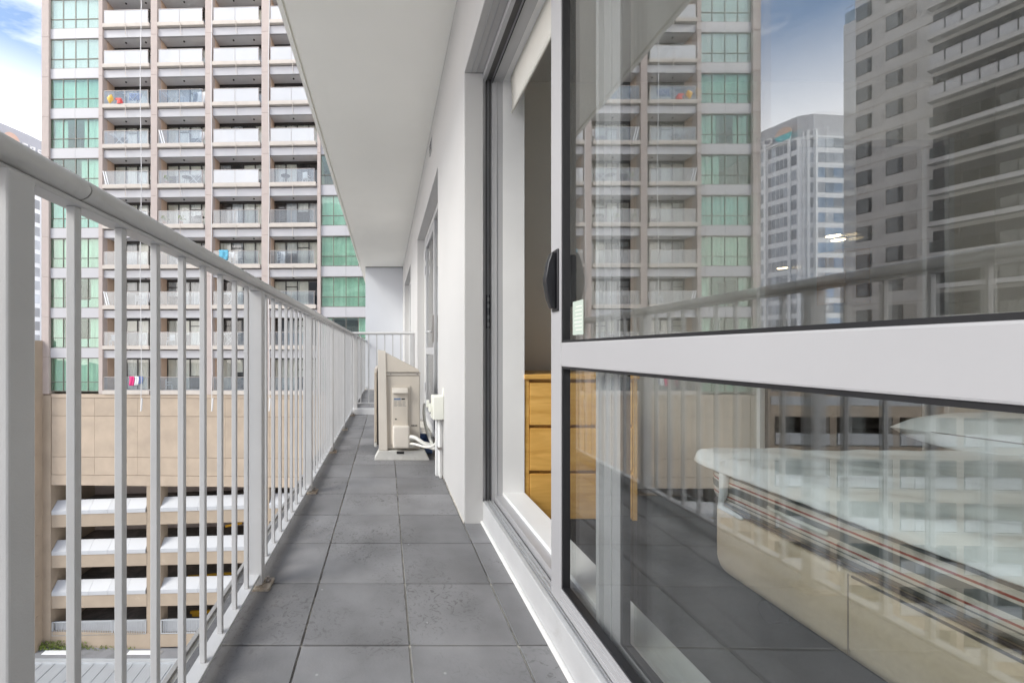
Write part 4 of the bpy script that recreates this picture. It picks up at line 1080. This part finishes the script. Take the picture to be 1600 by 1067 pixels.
def mk_plant():
    t = thing('potted_plant', (0, 0, 0), 'x', 'plant')
    MB().tube([(0, 0, 0), (0, 0, .28)], [.11, .15], 10).build('pot', 'pot_clay', t, local=True)
    m = MB(); rn = random.Random(3)
    for i in range(60):
        a = rn.uniform(0, 6.28); e = rn.uniform(.2, 1.4); r0 = rn.uniform(.1, .35)
        p = Vector((math.cos(a) * math.cos(e) * r0, math.sin(a) * math.cos(e) * r0, .35 + math.sin(e) * r0 * 1.3)); q = Vector((rn.uniform(-.06, .06), rn.uniform(-.06, .06), rn.uniform(.02, .09)))
        m.poly([p, p + Vector((.05, .02, 0)) + q * .3, p + q * 1.5, p + Vector((-.04, 0, .01))])
    m.build('foliage', 'leaf_green', t, local=True); return t
def mk_table():
    t = thing('small_table', (0, 0, 0), 'x', 'table')
    MB().tube([(0, 0, .68), (0, 0, .71)], .38, 18).build('tabletop', 'metal_dark', t, local=True)
    for a in (0, 2.1, 4.2): MB().tube([(.3 * math.cos(a), .3 * math.sin(a), 0), (.1 * math.cos(a), .1 * math.sin(a), .68)], .018, 5).build('leg', 'metal_dark', t, local=True)
    return t
def put(t, px, k, dy, label, rz=0, dz=0, group=None):
    t.location = wloc(px, k, dy) + Vector((0, 0, dz)); t.rotation_euler = (0, 0, rz - TH); t['label'] = label
    if group: t['group'] = group
    return t
FL = {0: 'top', 1: 'second', 2: 'third', 3: 'fourth', 4: 'fifth', 5: 'sixth', 6: 'seventh', 7: 'eighth', 8: 'ninth', 9: 'lowest'}
BY = {1: 'first', 2: 'second', 3: 'third', 4: 'fourth'}
def where(k, bay): return 'balcony %s from the top in the %s balcony column' % (FL[k] if k != 9 else 'lowest, tenth', BY[bay])
def wl(k, bay): return ('%s row, %s bay' % (FL[k], BY[bay]))
r0 = mk_rack(); first = [True]
for (px, k, bay, what) in ((186, 3, 1, 'bare white drying rack with crossed legs'), (268, 2, 2, 'white drying rack beside dark clothes'), (207, 2, 1, 'white drying rack hung with blue clothes'), (311, 3, 2, 'low white drying rack with a light cloth'), (358, 8, 3, 'white drying rack with crossed legs'), (362, 7, 3, 'white rack with dark cloth'), (302, 4, 2, 'dark framed clothes horse')):
    t = r0 if first[0] else copy_tree(r0); first[0] = False
    put(t, px, k, .25, '%s opposite, %s' % (what, wl(k, bay)), group='drying racks on the balconies opposite')
c0 = mk_chair(); first = [True]
for (px, k, bay, what, rz) in ((265, 8, 2, 'white plastic garden chair'), (190, 8, 1, 'white garden chair, left of the pair', ), (222, 8, 1, 'white garden chair, right of the pair'), (438, 6, 4, 'white chair with a cloth over it'), (208, 7, 1, 'white chair by the curtain'), (262, 9, 2, 'white chair with a dark cushion'), (366, 6, 3, 'white chair'), (458, 4, 4, 'white chair')) and [(a + (0.4 * i,)) if len(a) == 4 else a for i, a in enumerate(((265, 8, 2, 'white plastic garden chair'), (175, 8, 1, 'white garden chair, left of the pair'), (222, 8, 1, 'white garden chair, right of the pair'), (438, 6, 4, 'white chair with a cloth over it'), (216, 7, 1, 'white chair by the curtain'), (262, 9, 2, 'white chair with a dark cushion'), (372, 6, 3, 'white garden chair behind the handrail'), (478, 4, 4, 'white chair behind the glass')))]:
    t = c0 if first[0] else copy_tree(c0); first[0] = False
    put(t, px, k, .2, '%s opposite, %s' % (what, wl(k, bay)), rz=rz, group='white chairs on the balconies opposite')
tw = [('towel_pink', 205, 9, 1, 'pink towel over the balustrade', .42, .75), ('towel_white', 213, 9, 1, 'white towel over the balustrade right of the pink one', .36, .7), ('towel_blue', 219.5, 9, 1, 'dark blue cloth over the balustrade', .35, .6),
      ('towel_blue', 200, 2, 1, 'blue garments hung over the rack', .55, .6), ('towel_blue', 210, 2, 1, 'blue garments hung over the rack, right half', .5, .55), ('cloth_grey', 300, 2, 2, 'dark grey garment', .35, .9), ('towel_white', 306, 2, 2, 'white sheet hung beside a dark garment', .75, .95),
      ('towel_white', 311, 3, 2, 'white cloth hung low', .4, .6), ('towel_teal', 344, 6, 3, 'teal towel over the balustrade', .75, .8), ('towel_white', 354, 6, 3, 'white cloth bundle beside the teal towel', .6, .45), ('towel_pink', 320, 3, 2, 'pink cloth at the right end', .25, .7),
      ('towel_white', 436, 6, 4, 'white cloth hung tall', .45, 1.0), ('cloth_grey', 432, 6, 4, 'dark garment hung at the left', .3, .9), ('towel_white', 228, 7, 1, 'white and red cloth', .25, .8)]
for (mtl, px, k, bay, what, wd, ht) in tw:
    o = mk_towel(mtl, wd, ht); o['category'] = 'laundry'
    over = 'over the balustrade' in what
    put(o, px, k, -.27 if over else .1, '%s, opposite, %s' % (what, wl(k, bay)), dz=1.14 if over else 1.05, group='laundry on the balconies opposite')
p0 = mk_plant()
for i, (px, k, bay, what) in enumerate(((257, 5, 2, 'small potted plant, left of the two'), (283, 5, 2, 'small potted plant, right of the two'), (261, 4, 2, 'bushy pot plant by pale bundles'))):
    t = p0 if i == 0 else copy_tree(p0)
    put(t, px, k, .0, '%s opposite, %s' % (what, wl(k, bay)), group='potted plants on the balconies opposite')
t0 = mk_table()
for i, (px, k, bay) in enumerate(((290, 4, 2), (310, 5, 2), (445, 4, 4), (274, 7, 2))):
    t = t0 if i == 0 else copy_tree(t0)
    put(t, px, k, .2, 'small dark round table opposite, %s' % wl(k, bay), group='small tables on the balconies opposite')
# child's toy car, orange fan and leaning boards
ty = thing('toy_stool', (0, 0, 0), 'x', 'toy'); MB().tube([(0, 0, 0), (0, 0, .35)], [.28, .22], 10).build('toy_body', 'plastic_red', ty, local=True); MB().box(-.35, .1, -.12, .12, .35, .5).build('toy_seat', 'plastic_red', ty, local=True)
put(ty, 190, 2, -.1, 'red plastic toy on the third row, first bay opposite')
fn = thing('beach_parasol', (0, 0, 0), 'x', 'parasol'); MB().tube([(0, 0, 0), (.05, 0, .45), (.12, 0, .8)], [.05, .30, .10], 10).build('canopy', 'plastic_yellow', fn, local=True, smooth=True); MB().tube([(-.1, 0, 0), (-.16, 0, .9)], .03, 6).build('pole', 'plastic_white', fn, local=True)
put(fn, 174, 2, -.1, 'yellow and white folded item standing at the left of the third row, first bay opposite')
for (px, k, lb) in ((169, 4, 'pale board leaning in the fifth row, first bay opposite'), (256, 3, 'pale board leaning in the fourth row, second bay opposite'), (170, 7, 'pale pole prop leaning in the eighth row, first bay opposite')):
    o = MB().box(-.04, .04, -.02, .02, 0, 1.15).box(.14, .22, -.02, .02, 0, 1.05).build('leaning_board', 'towel_white'); o['category'] = 'board'
    put(o, px, k, -.2, lb); o.rotation_euler = (0, R(-14), -TH)

# ================================================================= BUILDINGS SEEN MAINLY BY REFLECTION (they stand left of the frame)
MP = Vector((.49, .4)); MD = Vector((math.sin(PH1), math.cos(PH1)))
def unm(x, y):
    p = Vector((x, y)) - MP; a = p.dot(MD); q = MD * (2 * a) - p; q = q + MP; return (q.x, q.y)
def refl(px, Yd): return unm((px - 603) / 640. * Yd, Yd)             # world point whose mirror image stands at column px, depth Yd
def frame_of(p, q):
    """empty frame: origin p, x axis towards q; returns (origin, angle, length)"""
    d = Vector((q[0] - p[0], q[1] - p[1])); return p, math.atan2(d.y, d.x), d.length
# --- white office tower: facets from right (direct view) to left
of = thing('office_tower', (0, 0, GZ), 'white office tower with banded windows and a sign on its grey roof storey', 'office building')
ORG[of.name] = Vector((0, 0, GZ))
FH = 3.55; NF = 22
pts = [refl(1174, 107), refl(1197, 103.5), refl(1234, 99), refl(1247, 97.5), refl(1262, 97), refl(1273, 96.5), refl(1345, 97.5)]
Ztop = 57.0
kinds_ = ['col', 'band', 'col', 'blank', 'col', 'bandblue']
def local_prism(p, q, x0, x1, d0, d1, z0, z1, m):
    """box in the frame of facet p->q: x along the facet, d outwards (towards us)"""
    e = (Vector(q) - Vector(p)).normalized(); n = Vector((e.y, -e.x))
    if n.dot(Vector((0, 0)) - Vector(p)) < 0: n = -n
    b = len(m.v)
    for z in (z0, z1):
        for (x, d) in ((x0, d0), (x1, d0), (x1, d1), (x0, d1)):
            r = Vector(p) + e * x + n * d; m.v.append((r.x, r.y, z))
    m.f += [tuple(b + i for i in f) for f in ((0, 3, 2, 1), (4, 5, 6, 7), (0, 1, 5, 4), (1, 2, 6, 5), (2, 3, 7, 6), (3, 0, 4, 7))]; m.m += [0] * 6
    return m
body = MB()
ctr = Vector((pts[3][0] - 12, pts[3][1] + 22))
m = MB(); b = 0
ring = [Vector(p) for p in pts] + [Vector(refl(1345, 130)), Vector(refl(1186, 135))]
m.prism([(p.x, p.y) for p in ring], GZ + .01, Ztop - 5.2, 'z'); m.build('tower_body', 'office_white', of)
m = MB(); rr = [p + (ctr - p).normalized() * .5 for p in ring]; m.prism([(p.x, p.y) for p in rr], Ztop - 5.2, Ztop, 'z'); m.build('roof_storey', 'office_grey', of)
for i, kd in enumerate(kinds_):
    p, q = pts[i], pts[i + 1]; Ln = (Vector(q) - Vector(p)).length
    if kd == 'blank': 
        m = MB(); local_prism(p, q, Ln * .45, Ln * .55, 0, .25, GZ, Ztop - 4.2, m); m.build('rib', 'office_white', of); continue
    m = MB(); local_prism(p, q, -.25, .25, -.1, .45, GZ, Ztop - 4.0, m); m.build('rib', 'office_white', of)
    for f in range(16):
        zt_ = Ztop - 5.7 - f * FH
        nw = 1 if kd == 'col' else 5
        x0_, x1_ = (.16 * Ln, .84 * Ln) if kd == 'col' else (.4, Ln - .4)
        sw = (x1_ - x0_) / nw
        for j in range(nw):
            m = MB(); local_prism(p, q, x0_ + j * sw + .06, x0_ + (j + 1) * sw - .06, .0, .06, zt_ - 2.35, zt_, m)
            blue = kd == 'bandblue' and f > 1
            m.build('window', 'office_glass_blue' if (blue and (f + j) % 3) else 'office_glass', of)
# sign on the roof storey
e = (Vector(pts[2]) - Vector(pts[0])).normalized(); nrm = Vector((e.y, -e.x))
if nrm.dot(-Vector(pts[0])) < 0: nrm = -nrm
sg = thing('roof_sign', (pts[2][0], pts[2][1], Ztop - 4), 'white letters and round orange and teal logo along the roof of the office tower', 'sign')
Ls = (Vector(pts[2]) - Vector(pts[0])).length
def P3(s, d, z): r = Vector(pts[2]) - e * s + nrm * d; return (r.x, r.y, z)
def disc(c, r, m, mt_, nm, a0=0, a1=360):
    n = 20; pr = []
    for i in range(n + 1):
        a = R(a0 + (a1 - a0) * i / n); pr.append((c[0] + r * math.cos(a), c[1] + r * math.sin(a)))
    mb = MB(); b = len(mb.v)
    for d in (.55, .75):
        for (s, z) in pr: mb.v.append(P3(s, d, z))
    k = len(pr); mb.f = [tuple(range(k)), tuple(range(2 * k - 1, k - 1, -1))] + [(i, (i + 1) % k, (i + 1) % k + k, i + k) for i in range(k)]; mb.m = [0] * len(mb.f)
    return mb.build(nm, mt_, sg)
disc((.9, Ztop - 3.5), 1.7, None, 'sign_teal', 'logo_lower', 180, 360)
disc((.9, Ztop - 3.5), 1.7, None, 'sign_orange', 'logo_upper', 0, 180)
GL = {'C': [(0, 0, .7, .2), (0, 0, .2, 1), (0, .8, .7, 1)], 'R': [(0, 0, .2, 1), (0, .8, .7, 1), (.5, .5, .7, .8), (0, .42, .7, .58), (.45, 0, .68, .42)], 'E': [(0, 0, .2, 1), (0, 0, .7, .18), (0, .41, .6, .59), (0, .82, .7, 1)],
      'S': [(0, 0, .7, .18), (0, .41, .7, .59), (0, .82, .7, 1), (.5, .18, .7, .41), (0, .59, .2, .82)], 'T': [(.25, 0, .45, 1), (0, .82, .7, 1)], 'A': [(0, 0, .2, .85), (.5, 0, .7, .85), (.1, .8, .6, 1), (.2, .35, .5, .5)]}
for i, ch in enumerate('CRESTA'):
    m = MB(); s0 = 3.2 + i * 1.75; zb_ = Ztop - 4.7
    for (xa, ya, xb, yb) in GL[ch]:
        b = len(m.v)
        for d in (.6, .8):
            for (s, z) in ((s0 + xa * 1.7, zb_ + ya * 1.7), (s0 + xb * 1.7, zb_ + ya * 1.7), (s0 + xb * 1.7, zb_ + yb * 1.7), (s0 + xa * 1.7, zb_ + yb * 1.7)): m.v.append(P3(s, d, z))
        m.f += [tuple(b + k for k in f) for f in ((0, 1, 2, 3), (7, 6, 5, 4), (0, 4, 5, 1), (1, 5, 6, 2), (2, 6, 7, 3), (3, 7, 4, 0))]; m.m += [0] * 6
    m.build('letter', 'sign_white', sg)
m = MB(); local_prism(pts[0], pts[2], 0, Ls, .35, .75, Ztop - 5.4, Ztop - 4.95, m); m.build('sign_ledge', 'sign_white', sg)

# --- beige residential tower
A2 = refl(1318, 45.0); B2 = unm(50.28 + .372 * 21, 45 - 21)
tw_ = thing('residential_tower', (A2[0], A2[1], GZ), 'grey beige residential tower with punched windows and stacked dark balconies, seen in the glass', 'residential tower')
L2 = (Vector(B2) - Vector(A2)).length
def tb_(x0, x1, d0, d1, z0, z1, mt_, nm, parent=None, top=None):
    m = MB(); local_prism(A2, B2, x0, x1, d0, d1, z0, z1, m); return m.build(nm, mt_, parent or tw_)
def s_of(px):
    """distance along the facade whose mirror image falls on column px"""
    k = (px - 603) / 640.; return (k * 45 - (1318 - 603) / 640. * 45) / (.3487 + k * .9372)
def z_of(px, py):
    s = s_of(px); return CZ + (548 - py) * (45 - .9372 * s) / 640.
tb_(0, s_of(1336), -12, 0, GZ, z_of(1325, 36), 'tower_beige', 'tower_wing')
tb_(s_of(1336), L2, -12, 0, GZ, 50, 'tower_beige', 'tower_body')
tb_(.1, s_of(1336), -.15, -.05, z_of(1325, 36), z_of(1325, 18), 'far_glass', 'roof_balustrade')
fp = (z_of(1345, 100) - z_of(1345, 143.2)); zr = z_of(1345, 52)
for f in range(-1, 19):
    zt_ = zr - fp * f
    if zt_ < GZ + 4: break
    tb_(s_of(1320), s_of(1455), 0, .03, zt_ + .55, zt_ + .59, 'joint_dark', 'joint_line')
    for (a, b_, c_) in ((1338, 1356, 1362), (1384, 1403, 1411)):
        dzz = 0 if a < 1350 else .35
        w_ = tb_(s_of(a), s_of(c_), .0, .035, zt_ - 1.55 + dzz, zt_ + dzz, 'bronze_frame', 'window')
        tb_(s_of(a) + .06, s_of(b_), .035, .06, zt_ - 1.49 + dzz, zt_ - .06 + dzz, 'tower_pane_light', 'pane', w_)
        tb_(s_of(b_) + .06, s_of(c_) - .06, .035, .06, zt_ - 1.49 + dzz, zt_ - .06 + dzz, 'tower_pane', 'pane', w_)
    tb_(s_of(1412), s_of(1432), 0, .04, zt_ - 1.2, zt_ + .35, 'tower_ghost', 'reflection_ghost')  # doubled reflection of the window, painted in as a grey panel
    # balcony strip from column 1457 to the right
    x0_, x1_ = s_of(1458), L2 - .3
    zb_ = zt_ - 1.0
    tb_(x0_, x1_, 0, .05, zb_, zb_ + 2.15, 'tower_glass_dark', 'balcony_glazing')
    bs_ = tb_(x0_ - .1, x1_ + .1, 0, 1.0, zb_ - .42, zb_, 'tower_beige', 'balcony_slab')
    xx = x0_; i = 0
    while xx + .95 < x1_:
        tb_(xx + .05, xx + .9, .92, .95, zb_ + .05, zb_ + 1.0, 'milky_balustrade' if f < 4 else 'far_glass', 'glass_panel', bs_); xx += .95
    tb_(x0_, x1_, .90, .97, zb_ + 1.0, zb_ + 1.04, 'bronze_frame', 'balustrade_rail', bs_)
    for j in range(1, 9): tb_(x0_ + j * 1.5, x0_ + j * 1.5 + .1, .05, .10, zb_, zb_ + 2.15, 'bronze_frame', 'mullion', bs_)

# --- lower car park at the left, continuing the street wall
A3 = refl(1204, 31.6); B3 = refl(1600, 30.6)
cp = thing('car_park', (A3[0], A3[1], GZ), 'beige car park with white awnings, left of the apartment block, seen in the glass', 'car park')
L3 = (Vector(B3) - Vector(A3)).length
def cb(x0, x1, d0, d1, z0, z1, mt_, nm, parent=None):
    m = MB(); local_prism(A3, B3, x0, x1, d0, d1, z0, z1, m); return m.build(nm, mt_, parent or cp)
zc = lambda py: CZ + (548 - py) * 31. / 640.
cb(0, L3, -9, -8.8, GZ, zc(530), 'carpark_dark', 'back_wall')
cb(0, L3, -.2, 0, zc(651), zc(612), 'podium_beige', 'upper_wall'); cb(0, L3, -.2, .04, zc(633), zc(619), 'awning_lip', 'wall_band')
cb(0, L3, -8.8, -.2, zc(612), zc(608), 'roof_membrane', 'roof_deck')
cb(0, L3, -.5, -.3, zc(604), zc(530), 'podium_tan', 'parapet_wall')
rowp = 66.2
for r_ in range(6):
    yt = 651 + rowp * r_
    cb(0, L3, -.2, .0, zc(yt + rowp), zc(yt + 46), 'podium_tan', 'deck_spandrel')
    cb(0, L3, -8.8, -.2, zc(yt + rowp - 3), zc(yt + 50), 'carpark_dark', 'parking_deck')
    nb = 4; sw = L3 / nb
    for j in range(nb):
        x0_ = j * sw
        cb(x0_ - .25, x0_ + .25, -.3, .06, zc(yt + 46) + .01, zc(yt), 'podium_tan', 'deck_pier') 
        a_ = cb(x0_ + .27, x0_ + sw - .27, -.1, .1, zc(yt + 44), zc(yt + 40), 'awning_lip', 'awning')
        for q in range(4): cb(x0_ + .3 + q * (sw - .6) / 4, x0_ + .28 + (q + 1) * (sw - .6) / 4, -.1, .12, zc(yt + 43), zc(yt + 26), 'awning_white', 'awning_panel', a_)
cb(L3, L3 + .2, -8.8, 0, GZ, zc(530), 'podium_tan', 'side_wall'); cb(-.2, 0, -8.8, 0, GZ, zc(530), 'podium_tan', 'side_wall')

# --- tower behind the camera, mirrored in the windows opposite
bt = thing('glass_office_block', (-25, -60, GZ), 'pale office block behind the viewpoint that shows as reflections in the green windows', 'office building')
rbox(-52, 4, -75, -60, GZ, 46).build('block_body', 'office_white', bt)
for f in range(16):
    rbox(-51, 3, -60, -59.9, GZ + 3 + f * 4, GZ + 5.4 + f * 4).build('window_band', 'office_glass', bt)

# ================================================================= GROUND AND LOW ROOFS
g = MB().box(-900, 900, -900, 900, GZ - .5, GZ).build('ground', 'ground_paving'); tag(g, kind='structure')
RZ = -23.0
lb_ = thing('low_building', (-20, 25, GZ), 'low building with a pale ribbed metal roof below the balcony', 'building')
rbox(-38, -9.2, 15, 31.8, GZ, RZ - .4).build('wall', 'podium_tan', lb_)
rbox(-38, -9.0, 31.87, 33.0, RZ - .8, RZ).build('flat_roof', 'roof_membrane', lb_)
rbox(-38, -9.0, 31.55, 31.87, RZ - .5, RZ - .05).build('gutter', 'roof_metal', lb_)
mr_ = MB(); mr_.box(-38, -9.0, 14.8, 31.55, RZ - .45, RZ - .2); mr_.build('metal_roof', 'roof_metal', lb_)
rib = MB().box(-.045, .045, -8.3, 8.3, 0, .05).mesh('roof_rib', 'roof_metal')
for i in range(29): link('roof_rib', rib, lb_, (-38 + i * 1.0 + .5 + 20, 23.2 - 25, RZ - .2 - GZ))
fine = MB()
x = -37.9
while x < -9.1: fine.box(x, x + .05, 14.9, 31.5, RZ - .2, RZ - .188); x += .2
fo = fine.build('roof_corrugation', 'roof_metal', lb_); fo['kind'] = 'stuff'
for (x, y, lb) in ((-26.0, 32.4, 'flat white roof hatch lid on the low roof, the left one'), (-19.3, 32.4, 'flat white roof hatch lid on the low roof, the right one')):
    t = thing('roof_hatch', (x, y, RZ), lb, 'roof hatch', 'white lids on the low roof')
    rbox(x - 1.1, x + 1.0, y - .22, y + .2, RZ, RZ + .06).build('lid', 'sign_white', t, bevel=.02, seg=1); rbox(x + 1.0, x + 1.6, y - .2, y + .2, RZ, RZ + .04).build('hinge_block', 'slab_concrete', t)
t = thing('roof_unit', (-16.2, 26.4, RZ - .1), 'square pale plant housing on the ribbed metal roof', 'roof unit')
rbox(-17.5, -15.2, 25.0, 27.4, RZ - .1, RZ + .25).build('unit_base', 'facade_cream', t, bevel=.02, seg=1); rbox(-16.7, -16.0, 25.9, 26.6, RZ + .25, RZ + .5).build('unit_cap', 'awning_white', t, bevel=.02, seg=1)
wm = MB(); rn = random.Random(9)
for i in range(600):
    x = rn.choice((rn.gauss(-27.4, .3), rn.gauss(-26.4, .4), rn.gauss(-24.7, .5), rn.uniform(-27, -20))); y = rn.uniform(32.6, 33.0); z = RZ + rn.random() ** 1.6 * (.5 if x < -24 else .12)
    a = rn.uniform(0, 6.28); s = rn.uniform(.05, .12); p = Vector((x, y, z)); q = Vector((math.cos(a) * s, math.sin(a) * s, rn.uniform(0, s)))
    wm.poly([p, p + q, p + Vector((0, 0, s * 1.5))])
wo = wm.build('weeds', 'leaf_green'); tag(wo, 'green weeds growing where the roof meets the beige wall', 'weeds', kind='stuff')
